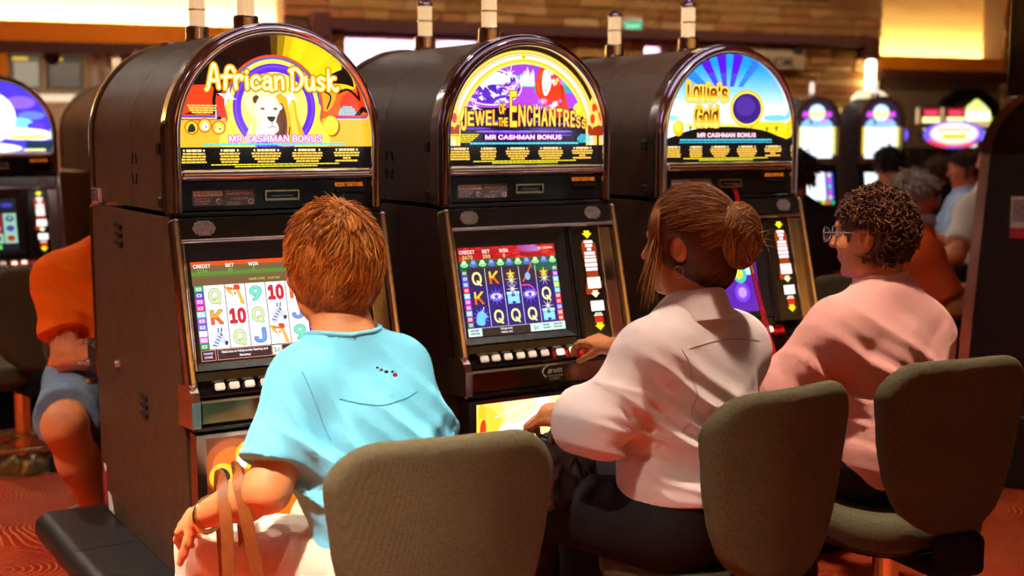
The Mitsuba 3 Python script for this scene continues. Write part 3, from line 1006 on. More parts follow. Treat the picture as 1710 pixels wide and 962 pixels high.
def reels(a, x0, x1, s0, s1, back, rule, cells):
    w = (x1 - x0) / 5
    for i in range(5):
        for j, n in enumerate(cells[i]):
            X, Z = x0 + w * (i + .5), s1 - (s1 - s0) / 3 * (j + .5)
            yield X, Z, w, (s1 - s0) / 3, n
    for i in range(1, 5):
        a.add(sbox(x0 + w * i - .0009, s0, x0 + w * i + .0009, s1), rule)


def sym(a, x, z, w, h, n, pal):
    if n in ('Q', 'K', 'J', '9', '10', 'A'):
        col, edge = pal[n]
        g = txt(n, x, z - h * .32, h * .62, w * (.56 if n != '10' else .74), 'c')
        a.add(g.buffer(.0016), edge)
        a.add(g, col)
        if n in ('K',):
            a.add(g.intersection(sbox(x - w, z - h, x + w, z - h * .02)), (246, 96, 30))
    elif n == 'zebra':
        P = lambda pts: blob([(x + p[0] * w, z + p[1] * h) for p in pts])
        a.add(P([(-.36, -.45), (-.25, -.05), (-.05, .3), (.15, .35), (.25, .05), (.4, -.2), (.3, -.35), (.05, -.2), (-.05, -.45)]), (196, 206, 226))
        for q in range(5):
            a.add(line([(x + (-.32 + .1 * q) * w, z + (-.3 + .13 * q) * h), (x + (-.16 + .08 * q) * w, z + (-.36 + .12 * q) * h)], .0022), (46, 56, 80))
        a.add(P([(.28, -.16), (.42, -.2), (.34, -.36), (.26, -.3)]), (40, 40, 60))
        for q in (-.02, .14):
            a.add(line([(x + q * w, z + .3 * h), (x + (q + .02) * w, z + .46 * h)], .003), (70, 80, 110))
        a.add(circ(x + .12 * w, z + .14 * h, .002), (20, 20, 30))
    elif n == 'giraffe':
        P = lambda pts: blob([(x + p[0] * w, z + p[1] * h) for p in pts])
        a.add(P([(-.45, .42), (-.1, .34), (.15, .3), (.4, -.4), (.25, -.46), (-.1, -.1), (-.42, .22)]), (246, 172, 76))
        a.add(P([(-.2, .28), (.02, .2), (.2, -.3), (.1, -.34), (-.12, 0)]), (255, 246, 226))
        a.add(P([(-.05, .45), (.2, .45), (.24, .25), (.02, .25)]), (224, 60, 40))
        a.add(circ(x - .02 * w, z + .06 * h, .0022), (40, 24, 20))
        for q in range(3):
            a.add(circ(x + (-.3 + .12 * q) * w, z + (.3 - .02 * q) * h, .0028), (214, 92, 30))
    elif n == 'castle':
        for q in (-.22, .22):
            a.add(sbox(x + (q - .13) * w, z - .42 * h, x + (q + .13) * w, z + .1 * h), (120, 206, 250))
            a.add(sbox(x + (q - .16) * w, z + .08 * h, x + (q + .16) * w, z + .2 * h), (190, 234, 255))
        a.add(sbox(x - .3 * w, z - .3 * h, x + .3 * w, z - .05 * h), (150, 220, 250))
        a.add(circ(x, z - .4 * h, .08 * w, .12 * h), (40, 40, 140))
        a.add(star(x, z + .34 * h, .4 * w, 8, .14), (255, 255, 230))
    elif n == 'jewel':
        a.add(star(x, z, .5 * w, 10, .4), (90, 70, 230))
        a.add(circ(x, z, .4 * w, .22 * h), (130, 110, 240))
        a.add(circ(x, z + .02 * h, .3 * w, .14 * h), (226, 226, 255))
        a.add(star(x, z, .2 * w, 5, .4), (90, 70, 200))
    elif n == 'unicorn':
        a.add(star(x, z, .5 * w, 12, .5), (80, 90, 230))
        a.add(blob([(x - .3 * w, z - .3 * h), (x - .2 * w, z + .2 * h), (x + .1 * w, z + .3 * h), (x + .36 * w, z), (x + .2 * w, z - .06 * h), (x + .1 * w, z - .4 * h)]), (110, 200, 250))
        a.add(line([(x + .05 * w, z + .25 * h), (x + .2 * w, z + .5 * h)], .002), (230, 250, 255))
    elif n == 'sceptre':
        a.add(line([(x - .3 * w, z - .3 * h), (x, z + .1 * h), (x + .36 * w, z + .7 * h)], .004, 10), (240, 96, 60))
        a.add(circ(x, z - .05 * h, .16 * w, .2 * h), (120, 190, 250))
        a.add(line([(x - .4 * w, z - .5 * h), (x + .1 * w, z - .55 * h), (x + .42 * w, z - 1.0 * h)], .004, 10), (236, 70, 130))
    elif n == 'leaf':
        a.add(star(x, z + .1 * h, .3 * w, 5, .35), (230, 206, 40))
        a.add(star(x, z - .2 * h, .4 * w, 9, .14), (255, 250, 220))


def side_numbers(a, x, s0, s1, n, cols, w=.0105):
    h = (s1 - s0) / n
    for i in range(n):
        z = s1 - h * (i + .5)
        a.add(sbox(x - w, z - h * .46, x + w, z + h * .46), cols[i % len(cols)])
        a.add(sbox(x - w * .55, z - h * .22, x + w * .55, z + h * .22), (245, 245, 250))
        a.add(sbox(x - w * .3, z - h * .12, x + w * .3, z + h * .12), cols[i % len(cols)])


LINE_COLS = [(60, 180, 110), (90, 80, 220), (214, 70, 200), (226, 60, 130), (150, 226, 230), (160, 100, 220), (120, 120, 226), (230, 236, 240), (222, 130, 226), (40, 160, 80)]


def screen_one():
    x0, s0, x1, s1 = SCR
    a = Sheet(on_slant, sbox(x0, s0, x1, s1), 1.2)
    a.add(sbox(x0, s0, x1, s1), (48, 32, 28))
    a.add(sbox(x0, -.116, x1, s1), (236, 72, 26))
    a.add(sbox(x0, -.155, x1, -.116), (104, 92, 56))
    a.add(sbox(x0, -.141, x1, -.131), (88, 128, 50))
    a.add(sbox(x0, -.165, x1, -.147), (112, 82, 52))
    for t, x, v in (('CREDIT', -.215, '1754'), ('BET', -.145, '20'), ('WIN', -.085, '0')):
        a.add(txt(t, x, -.1215, .0085, align='c'), (250, 250, 246))
        a.add(txt(v, x, -.1325, .0075, align='c'), (120, 170, 70))
    a.add(txt('GAME OVER    PLAY ON', -.06, -.1575, .0052, align='c'), (180, 190, 90))
    a.add(sbox(x0 + .026, -.321, x1 - .026, -.165), (252, 250, 252))
    pal = {'Q': ((206, 226, 160), (120, 150, 96)), 'K': ((250, 170, 40), (120, 90, 90)), 'J': ((96, 150, 230), (70, 60, 170)), '9': ((110, 214, 184), (60, 150, 130)), '10': ((214, 34, 50), (120, 20, 40)), 'A': ((230, 120, 40), (90, 60, 40))}
    cells = [('Q', 'K', 'zebra'), ('giraffe', '10', 'Q'), ('9', 'Q', 'J'), ('10', 'zebra', 'giraffe'), ('K', 'J', '9')]
    for q in reels(a, x0 + .026, x1 - .026, -.321, -.165, None, (90, 80, 110), cells):
        sym(a, *q, pal)
    side_numbers(a, x0 + .0135, -.321, -.165, 10, LINE_COLS)
    side_numbers(a, x1 - .0135, -.321, -.165, 10, LINE_COLS[::-1])
    for xa, xb in ((x0 + .004, -.205), (-.199, -.062), (-.034, -.008), (-.004, x1 - .004)):
        a.add(sbox(xa, -.3475, xb, -.3235).buffer(.001), (232, 140, 120))
        a.add(sbox(xa + .001, -.3465, xb - .001, -.3245).buffer(.0006), (46, 30, 40))
    a.add(txt('Welcome to Fairgrounds Gaming and', -.131, -.332, .0055, .118, 'c'), (250, 246, 255))
    a.add(txt('Raceway', -.131, -.3425, .0055, .028, 'c'), (250, 246, 255))
    a.add(sbox(-.06, -.3475, -.036, -.3235), (226, 240, 224))
    a.add(txt('1c', -.048, -.340, .011, align='c'), (90, 110, 90))
    a.add(txt('CHANGE', -.2225, -.333, .005, .024, 'c'), (230, 210, 250))
    a.add(txt('GAME', -.2225, -.342, .005, .02, 'c'), (230, 210, 250))
    return a


def screen_two():
    x0, s0, x1, s1 = SCR
    a = Sheet(on_slant, sbox(x0, s0, x1, s1), 1.1)
    a.add(sbox(x0, s0, x1, s1), (40, 26, 110))
    a.add(sbox(x0, -.141, x1, s1), (176, 20, 26))
    rr = random.Random(2)
    for i in range(40):
        a.add(circ(rr.uniform(x0, x1), rr.uniform(-.141, s1), rr.uniform(.006, .02), rr.uniform(.002, .006)), [(200, 30, 30), (150, 16, 24), (214, 50, 40)][i % 3])
    for i in range(9):
        a.add(circ(-.04 + .006 * i, -.112 - .004 * (i % 3), .016, .006), (190, 60 + 8 * i, 150 + 6 * i), .8)
    for t, x, v in (('CREDIT', -.215, '2672'), ('BET', -.155, '250'), ('WIN', -.099, '0')):
        a.add(txt(t, x, -.1235, .0095, align='c'), (246, 240, 236))
        a.add(txt(v, x, -.1375, .0095, align='c'), (206, 230, 140))
    a.add(txt('MR. CASHMAN', .038, -.1195, .0055, .048, 'c'), (244, 236, 190))
    a.add(sbox(x0, -.168, x1, -.141), (30, 92, 50))
    for i in range(11):
        x = x0 + .015 + i * .0285
        col = (150, 230, 150) if i % 2 == 0 else (90, 110, 230)
        a.add(circ(x, -.154, .012, .006), col)
        a.add(circ(x, -.1475, .007, .006), (200, 250, 190) if i % 2 == 0 else (140, 160, 250))
        a.add(circ(x - .003, -.1545, .0015), (20, 40, 30))
        a.add(circ(x + .003, -.1545, .0015), (20, 40, 30))
    a.add(sbox(x0 + .02, -.21, x1 - .02, -.163), (56, 34, 52))
    a.add(circ(.03, -.17, .05, .012), (40, 90, 70))
    pal = {'Q': ((246, 246, 176), (60, 70, 30)), 'K': ((240, 200, 60), (50, 30, 30)), 'J': ((0, 0, 0), (0, 0, 0)), '9': ((0, 0, 0), (0, 0, 0)), '10': ((0, 0, 0), (0, 0, 0)), 'A': ((0, 0, 0), (0, 0, 0))}
    cells = [('Q', 'K', 'unicorn'), ('K', 'jewel', 'Q'), ('leaf', 'castle', 'Q'), ('sceptre', 'jewel', 'Q'), ('leaf', 'Q', 'castle')]
    for q in reels(a, x0 + .021, x1 - .021, -.326, -.165, None, (214, 214, 250), cells):
        sym(a, *q, pal)
    side_numbers(a, x0 + .011, -.326, -.168, 10, [(30, 120, 60), (80, 90, 230), (90, 120, 240), (210, 40, 70), (150, 226, 226), (220, 60, 200), (200, 60, 160), (120, 210, 240), (226, 60, 140), (40, 140, 70)], .009)
    side_numbers(a, x1 - .011, -.326, -.168, 10, [(40, 130, 90), (170, 40, 210), (130, 230, 226), (190, 226, 90), (90, 200, 240), (240, 60, 70), (220, 40, 60), (120, 110, 240), (240, 90, 60), (200, 60, 40)], .009)
    a.add(sbox(x0, s0, x1, -.3275), (206, 232, 226))
    a.add(sbox(-.2, s0, -.045, -.3285), (40, 30, 34))
    a.add(txt('Fairgrounds', -.122, -.3365, .005, align='c'), (246, 246, 250))
    a.add(txt('Points: 441', -.122, -.346, .005, align='c'), (246, 246, 250))
    a.add(txt('1c', -.027, -.344, .010, align='c'), (40, 90, 80))
    a.add(bars(.008, -.332, .024, 2, .004, .008, None, 3), (90, 140, 130))
    a.add(bars(.046, -.332, .028, 2, .004, .008, None, 4), (90, 140, 130))
    a.add(bars(-.222, -.332, .028, 2, .004, .008, None, 5), (90, 140, 130))
    return a


def screen_three():
    x0, s0, x1, s1 = SCR
    a = Sheet(on_slant, sbox(x0, s0, x1, s1), 1.1)
    a.add(sbox(x0, s0, x1, s1), (84, 22, 170))
    a.add(sbox(x0, -.14, x1, s1), (60, 20, 90))
    for i, (x, z) in enumerate([(-.2, -.2), (-.12, -.24), (-.05, -.19), (.0, -.29), (-.15, -.31)]):
        a.add(circ(x, z, .03), [(226, 206, 40), (60, 190, 200), (230, 90, 140), (120, 60, 230), (250, 140, 40)][i])
        a.add(circ(x, z, .017), [(250, 240, 120), (150, 240, 240), (250, 180, 210), (190, 150, 250), (255, 210, 120)][i])
    a.add(circ(.035, -.225, .024, .012), (190, 236, 250))
    for x, z, r in ((.03, -.205, .01), (.042, -.197, .008), (.024, -.192, .006), (.043, -.182, .006), (.02, -.212, .008), (.05, -.212, .007)):
        a.add(circ(x, z, r), (170, 240, 120))
    a.add(circ(.0, -.235, .026), (60, 200, 190))
    a.add(circ(-.004, -.232, .016), (240, 220, 60))
    return a


def bill_strip():
    """the lit strip beside the screen: yellow arrows above and below white notes"""
    a = Sheet(on_strip, sbox(.128, -.375, .216, -.068), 1.2)
    arrow = lambda x, z, s: Polygon([(x - .5 * s, z + .5 * s), (x + .5 * s, z + .5 * s), (x + .5 * s, z + .1 * s), (x + .9 * s, z + .1 * s), (x, z - .7 * s), (x - .9 * s, z + .1 * s), (x - .5 * s, z + .1 * s)])
    a.add(blob([(.155, -.11), (.2, -.115), (.198, -.2), (.205, -.24), (.15, -.26), (.158, -.2)]), (200, 70, 10), .55)
    a.add(arrow(.177, -.086, .019), (250, 226, 20))
    z = -.105
    for w, h in ((.030, .008), (.024, .008), (.014, .008), (.036, .009), (.038, .005), (.040, .010), (.042, .010), (.040, .009)):
        a.add(sbox(.178 - w / 2, z - h, .178 + w / 2, z), (250, 248, 246))
        z -= h + .003
    a.add(sbox(.157, -.244, .202, -.212), (255, 255, 255))
    a.add(arrow(.179, -.259, .017), (255, 244, 190))
    a.add(sbox(.158, -.309, .203, -.280), (255, 255, 255))
    a.add(bars(.18, -.314, .032, 2, .004, .0055, [.7, 1], 5), (250, 226, 200))
    a.add(sbox(.165, -.345, .195, -.326), (214, 34, 14), .8)
    a.add(arrow(.18, -.352, .019), (250, 226, 20))
    return a


def sticker():
    """the notice by the ticket slot"""
    a = Sheet(on_front(-.0035), None, 1.0)
    a.add(sbox(-.2215, 1.240, -.0625, 1.279), (88, 82, 84))
    a.add(sbox(-.2185, 1.264, -.146, 1.276), (226, 214, 206))
    a.add(txt('18 YEARS OR OLDER', -.182, 1.2665, .0072, .066, 'c'), (70, 62, 66))
    for i, t in enumerate(('You must be 18 or', 'older to play Video', 'Gaming Machines.')):
        a.add(txt(t, -.216, 1.2565 - i * .0062, .0042, .044 - .004 * i), (226, 216, 210))
    a.add(circ(-.155, 1.251, .0075), (214, 204, 196))
    a.add(blob([(-.16, 1.25), (-.15, 1.256), (-.149, 1.248), (-.158, 1.246)]), (110, 100, 100))
    a.add(txt('Gambling Problem?', -.136, 1.2665, .0062, .068), (232, 222, 216))
    a.add(txt('1-877-8HOPENY', -.124, 1.254, .005, .044), (222, 212, 206))
    a.add(bars(-.11, 1.2765, .06, 1, .002, .004, None, 2), (170, 160, 160))
    a.add(bars(-.118, 1.249, .04, 3, .002, .0035, [1, .8, .9], 3), (160, 150, 150))
    a.add(circ(-.0725, 1.249, .0075), (226, 216, 210))
    a.add(circ(-.0725, 1.2485, .0048), (110, 100, 100))
    return a

# ------------------------------------------------------------------ the slot machines
def slant_box(x0, x1, s0, s1, o0, o1, r=.003):
    """a block on the slanted face: across, down from its top edge, and out of it"""
    m = bx(x0, x1, s0, s1, o0, o1, r)
    v = m.vertices
    return tm(SL_O + v[:, :1] * np.array([1.0, 0, 0]) + v[:, 1:2] * SL_D + v[:, 2:] * SL_N, m.faces[:, ::-1])


def slant_soft(x0, x1, s0, s1, o0, o1, r):
    v = soft_box(x0, x1, s0, s1, o0, o1, r)
    return tm(SL_O + v.vertices[:, :1] * np.array([1.0, 0, 0]) + v.vertices[:, 1:2] * SL_D + v.vertices[:, 2:] * SL_N, v.faces[:, ::-1])


def deck_box(x0, x1, s0, s1, o0, o1, r=.003):
    m = bx(x0, x1, s0, s1, o0, o1, r)
    v = m.vertices
    return tm(DK_O + v[:, :1] * np.array([1.0, 0, 0]) + v[:, 1:2] * DK_D + v[:, 2:] * DK_N, m.faces[:, ::-1])


def fix(m):
    if m.volume < 0:
        m.invert()
    return m


def arch_line(r, n=40, zc=1.406, z0=1.226):
    a = np.linspace(math.pi, 0, n)
    return np.array([(-r, z0), (-r, (z0 + zc) / 2)] + [(r * math.cos(t), zc + r * math.sin(t)) for t in a] + [(r, (z0 + zc) / 2), (r, z0)])


def arch_sweep(r, half, y0, y1):
    """a rounded moulding round the arch: radius of its middle line, half its width, and its reach in y"""
    p = arch_line(r)
    path = np.c_[p[:, 0], np.full(len(p), 0.0), p[:, 1]]
    nr = np.array([[-1, 0, 0]] * 2 + [[math.cos(t), 0, math.sin(t)] for t in np.linspace(math.pi, 0, 40)] + [[1, 0, 0]] * 2, float)
    a = np.linspace(0, math.pi, 9)
    prof = [(half * math.cos(t), -math.sin(t) * abs(y0)) for t in a] + [(-half, y1), (half, y1)]
    v = np.array(prof)
    tan = np.gradient(path, axis=0)
    b = np.cross(tan[20], nr[20])
    if b[1] < 0:
        v[:, 1] *= -1
    return sweep(path, v, nr)


def chamfer_frame(outer, inner, depth):
    """the sloping inside of a recess, on the slanted face: (x0, s0, x1, s1) outside at the surface, inside at the depth"""
    def loop(q, o):
        return [SL_O + np.array([x, 0, 0]) + SL_D * s + SL_N * o for x, s in ((q[0], q[1]), (q[2], q[1]), (q[2], q[3]), (q[0], q[3]))]
    v = np.array(loop(outer, 0) + loop(inner, -depth) + loop(outer, -depth - .01) + loop(inner, -depth - .01))
    f = []
    for i in range(4):
        j = (i + 1) % 4
        f += [[i, 4 + i, 4 + j], [i, 4 + j, j], [4 + i, 12 + i, 12 + j], [4 + i, 12 + j, 4 + j], [8 + i, i, j], [8 + i, j, 8 + j], [12 + i, 8 + i, 8 + j], [12 + i, 8 + j, 12 + j]]
    return fix(tm(v, f))


def grille(cx, s, w, h):
    out = []
    dot = trimesh.creation.icosphere(0, .0021)
    for i in range(-12, 13):
        for j in range(-9, 10):
            x, y = (i + .5 * (j % 2)) * .0046, j * .0041
            if (abs(x) / w) ** 2.4 + (abs(y) / h) ** 2.4 < 1 and abs(x) / w + abs(y) / h * .45 < 1.05:
                d = dot.copy()
                d.apply_translation(SL_O + np.array([cx + x, 0, 0]) + SL_D * (s + y) + SL_N * .0125)
                out.append(d)
    return cat(*out)


def louvres(y, z, w):
    return cat(*[prism([(y - w, z - i * .024 - .004), (y + w, z - i * .024 + .001), (y + w, z - i * .024 + .010), (y - w, z - i * .024 + .007)], 'x', -.287, -.276) for i in range(3)])


def side_bits():
    """what is fixed to the left side of a cabinet"""
    lock = moved(lathe([(0, .012), (.008, .012), (.011, .008), (.013, 0), (0, 0)], 18), 0, 0, 0, ry=-math.pi / 2)
    holes = cat(*[moved(lathe([(0, .003), (.004, .003), (.004, 0), (0, 0)], 10), -.28, .5, z, ry=-math.pi / 2) for z in (.735, .695)])
    return [('louvre', louvres(.454, 1.165, .030), 'black'), ('louvre', louvres(.26, .726, .026), 'black'), ('lock', moved(lock, -.28, .511, .778), 'steel'), ('screw', holes, 'steel'),
            ('hinge', bx(-.288, -.274, .043, .066, 1.365, 1.395, .003), 'black'), ('hinge', bx(-.288, -.274, .036, .062, 1.235, 1.262, .003), 'black')]


# meshes shared by every cabinet, built once
BODY = cat(prism([(.72, .318), (.72, 1.21), (.03, 1.21), (-.045, .84), (-.05, .80), (-.09, .70), (-.09, .318)], 'x', -.262, .262))
SIDE = [(.745, .316), (.745, 1.212), (.0, 1.212), (-.060, .873), (-.121, .361), (-.124, .316)]
COMMON = []          # (path, shape dict) of all that every machine has


def C(name, mesh, mat, smooth=35, **k):
    COMMON.append((name, {**S(mesh, mat, smooth), **k}))


C('cabinet', BODY, 'black')
C('side_panel', prism(Polygon(SIDE).buffer(-.004).buffer(.004), 'x', -.28, -.262), 'vinyl', 20)
C('side_panel', prism(Polygon(SIDE).buffer(-.004).buffer(.004), 'x', .262, .28), 'vinyl', 20)
_b = [(float(x), float(z)) for x, z in arch_line(.2725)]
C('top_box', prism(_b, 'y', .026, .3405), 'vinyl', 20)
C('top_box', prism(_b, 'y', .3435, .722), 'vinyl', 20)
_r = arch_sweep(.268, .0135, -.02, .012)
C('rear_frame', tm(_r.vertices * [1, -1, 1] + [0, .747, 0], _r.faces[:, ::-1]), 'chrome', 40)
C('lower_frame_bar', bx(-.28, .28, -.012, .03, 1.2135, 1.2255, .003), 'black_gloss')
C('glass_bar', soft_box(-.253, .253, -.024, .02, 1.302, 1.329, .012), 'chrome')
C('ticket_panel', bx(-.253, .253, -.003, .02, 1.227, 1.3015, .003), 'black_gloss')
C('ticket_slot', prism(sbox(-.037, 1.2495, .054, 1.2755).difference(sbox(-.0335, 1.253, .0505, 1.272)), 'y', -.010, 0), 'brass')
C('card_slot', cat(bx(-.019, .036, -.012, -.002, 1.2605, 1.2622, .0005), bx(-.0335, .0505, -.0045, -.002, 1.253, 1.2555, .0005)), 'steel')
C('ticket_mouth', bx(.155, .235, -.008, -.002, 1.262, 1.273, .003), 'black_matte')
C('speaker_band', slant_box(-.272, .272, 0, .056, -.04, .010, .006), 'black_gloss')
C('speaker_grille', grille(-.207, .028, .030, .0185), 'grille')
C('speaker_grille', grille(.2, .026, .030, .0185), 'grille')
C('side_rail', slant_soft(-.285, -.263, .0, .412, -.03, .018, .0105), 'chrome')
C('side_rail', slant_soft(.263, .285, .0, .412, -.03, .018, .0105), 'chrome')
C('top_rail', slant_soft(-.266, .266, .0535, .0635, -.03, .018, .0048), 'chrome')
C('bezel', chamfer_frame((-.264, .062, .102, .372), (SCR[0] - .004, .102, SCR[2] + .004, .353), .012), 'black')
C('screen', slant_box(SCR[0] - .006, SCR[2] + .006, .100, .356, -.03, -.0125, .002), 'black_gloss')
C('rib', slant_box(.101, .112, .062, .392, -.03, .004, .004), 'black_gloss')
C('rib', slant_box(.114, .126, .062, .392, -.03, .006, .004), 'black')
C('note_panel', slant_box(.127, .216, .062, .392, -.03, .0, .002), 'black_gloss')
C('inner_rail', slant_soft(.2145, .2195, .064, .398, -.02, .008, .0024), 'chrome')
C('inner_rail', slant_soft(-.262, -.257, .064, .372, -.02, .006, .0024), 'chrome')
C('mirror_strip', slant_box(.218, .262, .066, .398, -.03, .003, .003), 'chrome_dark')
C('lower_lip', slant_box(-.264, .112, .370, .402, -.04, -.004, .006), 'black_gloss')
C('button_deck', deck_box(-.264, .264, -.012, .066, -.05, 0, .004), 'black_gloss')
C('deck_edge', deck_box(-.264, .264, .060, .068, -.03, .006, .002), 'chrome_dark')
C('deck_front', bx(-.264, .264, -.152, -.05, .727, .786, .005), 'bronze')
C('deck_corner', prism(Polygon([(-.05, .815), (-.126, .824), (-.15, .808), (-.160, .786), (-.161, .722), (-.05, .715)]).buffer(-.006).buffer(.006), 'x', -.286, -.265), 'chrome', 30)
C('deck_corner', prism(Polygon([(-.05, .815), (-.126, .824), (-.15, .808), (-.160, .786), (-.161, .722), (-.05, .715)]).buffer(-.006).buffer(.006), 'x', .265, .286), 'chrome', 30)
C('deck_underside', bx(-.28, .28, -.150, -.05, .708, .7265, .006), 'black_gloss')
_o, _i = sbox(-.28, .325, .28, .709), sbox(-.257, .356, .257, .699)
C('belly_frame', prism(_o.difference(_i), 'y', -.166, -.118), 'chrome_dark')
C('belly_body', bx(-.258, .258, -.150, -.08, .33, .705), 'black')
BUTTONS = [(-.215, .018, 1), (-.179, .018, 0), (-.141, .018, 0), (-.101, .018, 0), (-.061, .018, 0), (-.022, .018, 0), (-.203, .043, 0), (-.167, .043, 0), (-.128, .043, 0), (-.088, .043, 0), (-.05, .043, 0), (-.009, .043, 0), (.042, .045, 2), (.086, .043, 2)]
C('play_pad', deck_box(.018, .15, .026, .058, -.01, .003, .002), 'red_plastic')
for x, d, kind in BUTTONS:
    C('button_well', deck_box(x - .0165, x + .0165, d - .0115, d + .0125, -.01, .0045, .002), 'black_gloss')
    name = f'button'
    col = [(250, 214, 190), (214, 84, 56), (255, 246, 220)][kind]
    C(name, deck_box(x - .0125, x + .0125, d - .0095, d + .0085, .002, .0115, .003), 'cream' if kind != 1 else 'red_plastic', 30, emitter=glow(lin(*col), [.42, .25, 1.0][kind]))
# the small things on the sides and back
for nm, m, mt in side_bits():
    C(nm, m, mt)
for nm, yz in (('vent_slit', .309),):
    for zc, sg in ((1.352, 1), (1.300, -1)):
        for dy in (-.020, .020):
            C(nm, prism([(yz + dy - .0025 + (.007 if dy > 0 else -.007) * -1, zc + .014 * sg), (yz + dy + .0025 + (.007 if dy > 0 else -.007) * -1, zc + .014 * sg), (yz + dy + .0025, zc - .014 * sg), (yz + dy - .0025, zc - .014 * sg)], 'x', -.2745, -.268), 'black_matte')
C('rear_rail', bx(-.284, -.262, .742, .765, .70, 1.212, .006), 'chrome_dark')
C('rear_rail', bx(.262, .284, .742, .765, .70, 1.212, .006), 'chrome_dark')
C('rear_panel', cat(bx(-.262, .262, .715, .748, .32, 1.21, .004), bx(-.25, .25, .70, .726, 1.23, 1.33)), 'black_gloss')
C('rear_glass', prism(ART, 'y', .722, .728), 'black_gloss')
C('rear_deck', bx(-.284, .284, .745, .86, .70, .80, .012), 'black')
for z in (.798, .733, .677):
    C('rear_knob', moved(lathe([(0, .03), (.007, .03), (.009, .022), (.010, 0), (0, 0)], 16), -.27, .83, z, ry=-math.pi / 2) if z != .733 else moved(lathe([(0, .05), (.005, .05), (.007, .03), (.012, .02), (.012, 0), (0, 0)], 16), -.268, .84, z, ry=-math.pi / 2), 'chrome')


def candle(y, flip):
    """the lamp on top of a machine: a chrome cup, cream lit sections, chrome rings and cap"""
    z = 1.674
    cup = lathe([(0, 0), (.037, 0), (.036, .008), (.033, .012), (.033, .042), (.030, .047), (.024, .048), (0, .048)], 28)
    secs = [lathe([(0, a), (.0225, a), (.0225, b), (0, b)], 26) for a, b in ((.048, .092), (.096, .140))]
    rings = [lathe([(.02, a - .001), (.0245, a), (.0245, a + .004), (.02, a + .005)], 26) for a in (.092,)] + [lathe([(0, .140), (.0245, .140), (.025, .146), (.022, .152), (.012, .157), (.006, .165), (0, .166)], 26)]
    return [('cup', moved(cup, 0, y, z), 'chrome', None)] + [('section', moved(s, 0, y, z), 'cream', glow(lin(250, 206, 150), .62)) for s in secs] + [('ring', moved(r, 0, y, z), 'chrome', None) for r in rings]


CANDLES = {y: candle(y, 0) for y in (.20, .60)}
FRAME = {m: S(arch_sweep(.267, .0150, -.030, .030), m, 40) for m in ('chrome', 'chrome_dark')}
FRAME_EDGE = S(arch_sweep(.2815, .0030, -.008, .034), 'chrome', 40)
FRAME_LIP = S(arch_sweep(.2525, .0022, -.022, .016), 'chrome', 40)
BACKING = S(prism(ART, 'y', .0045, .026), 'black_matte')
RECEIVE = None


def receive_print():
    a = Sheet(on_front(-.0035), None, 1.0)
    a.add(txt('RECEIVE TICKETS HERE.', .195, 1.281, .0095, .08, 'c'), (250, 120, 20))
    return a.shape()


def deck_logo():
    a = Sheet(on_front(-.1525), None, 1.0)
    a.add(Polygon(list(spline([(-.03, .748), (-.042, .765), (-.034, .779), (-.012, .786), (.02, .783)], 24)) + list(spline([(.02, .7815), (-.012, .7835), (-.030, .776), (-.037, .765), (-.028, .75)], 24))).buffer(0), (176, 164, 150))
    for z in (.760, .7645, .769):
        a.add(sbox(-.024 + (z - .76) * .4, z, -.008, z + .0022), (186, 174, 160))
    a.add(txt('VO', -.005, .760, .0112, .03), (186, 174, 160))
    a.add(txt('EVOLUTION', .0, .7495, .0052, .054, 'c'), (150, 138, 122))
    a.add(txt('SERIES', .0, .7415, .0052, .034, 'c'), (150, 138, 122))
    return a.shape(False)


def belly(kind):
    a = Sheet(on_front(-.1515), sbox(-.257, .356, .257, .699), 1.25)
    if kind == 0:
        a.add(sbox(-.3, .3, .3, .72), (96, 40, 14))
        for i, (x, z, r) in enumerate([(-.19, .62, .07), (-.1, .66, .06), (.03, .6, .08), (.15, .64, .07), (-.05, .5, .09), (.18, .48, .06), (-.2, .46, .06)]):
            a.add(circ(x, z, r), (170, 66, 10))
            a.add(circ(x, z, r * .7), (226, 104, 14))
        for x, z, r in ((-.215, .60, .032), (-.145, .645, .036), (-.06, .6, .03)):
            a.add(circ(x, z, r), (250, 190, 40))
            a.add(blob([(x - r * .6, z - r * .2), (x - r * .2, z + r * .6), (x + r * .4, z + r * .4), (x + r * .6, z - r * .2), (x + r * .1, z - r * .5)]), (30, 30, 24))
            a.add(circ(x - r * .1, z + r * .2, r * .22), (246, 110, 20))
        a.add(circ(-.165, .63, .014, .02), (255, 246, 220))
    elif kind == 1:
        a.add(sbox(-.3, .3, .3, .72), (255, 250, 236), 1.2)
        for x, z, rx, rz, c in ((-.15, .68, .09, .05, (255, 240, 170)), (-.21, .66, .05, .05, (255, 226, 110)), (.02, .69, .04, .02, (255, 236, 150))):
            a.add(circ(x, z, rx, rz), c)
        a.add(blob([(-.25, .6), (-.245, .67), (-.225, .69), (-.2, .68), (-.18, .66), (-.17, .64), (-.2, .6)]), (250, 206, 60))
        a.add(circ(-.232, .676, .012, .02), (236, 190, 40))
        a.add(blob([(-.238, .63), (-.232, .65), (-.222, .65), (-.22, .62), (-.236, .6)]), (226, 60, 20))
        a.add(line([(-.19, .655), (-.05, .69), (.1, .70)], .003, 16), (236, 226, 240))
        a.add(line([(-.17, .63), (-.02, .675), (.1, .685)], .003, 16), (226, 214, 240))
        a.add(blob([(-.01, .655), (.01, .675), (.03, .68), (.035, .67), (.02, .65)]), (206, 90, 240))
        a.add(circ(0, .55, .12, .08), (255, 226, 150))
        a.add(circ(.15, .5, .08, .06), (236, 190, 250))
    else:
        a.add(sbox(-.3, .3, .3, .72), (70, 80, 250), 1.3)
        a.add(circ(-.1, .6, .12), (150, 90, 250))
        a.add(circ(.1, .58, .1), (60, 150, 250))
    return a.shape()


RECEIVE, LOGO, STICKER = receive_print(), deck_logo(), sticker().shape(False)
LOGO_STRIP = bill_strip().shape()


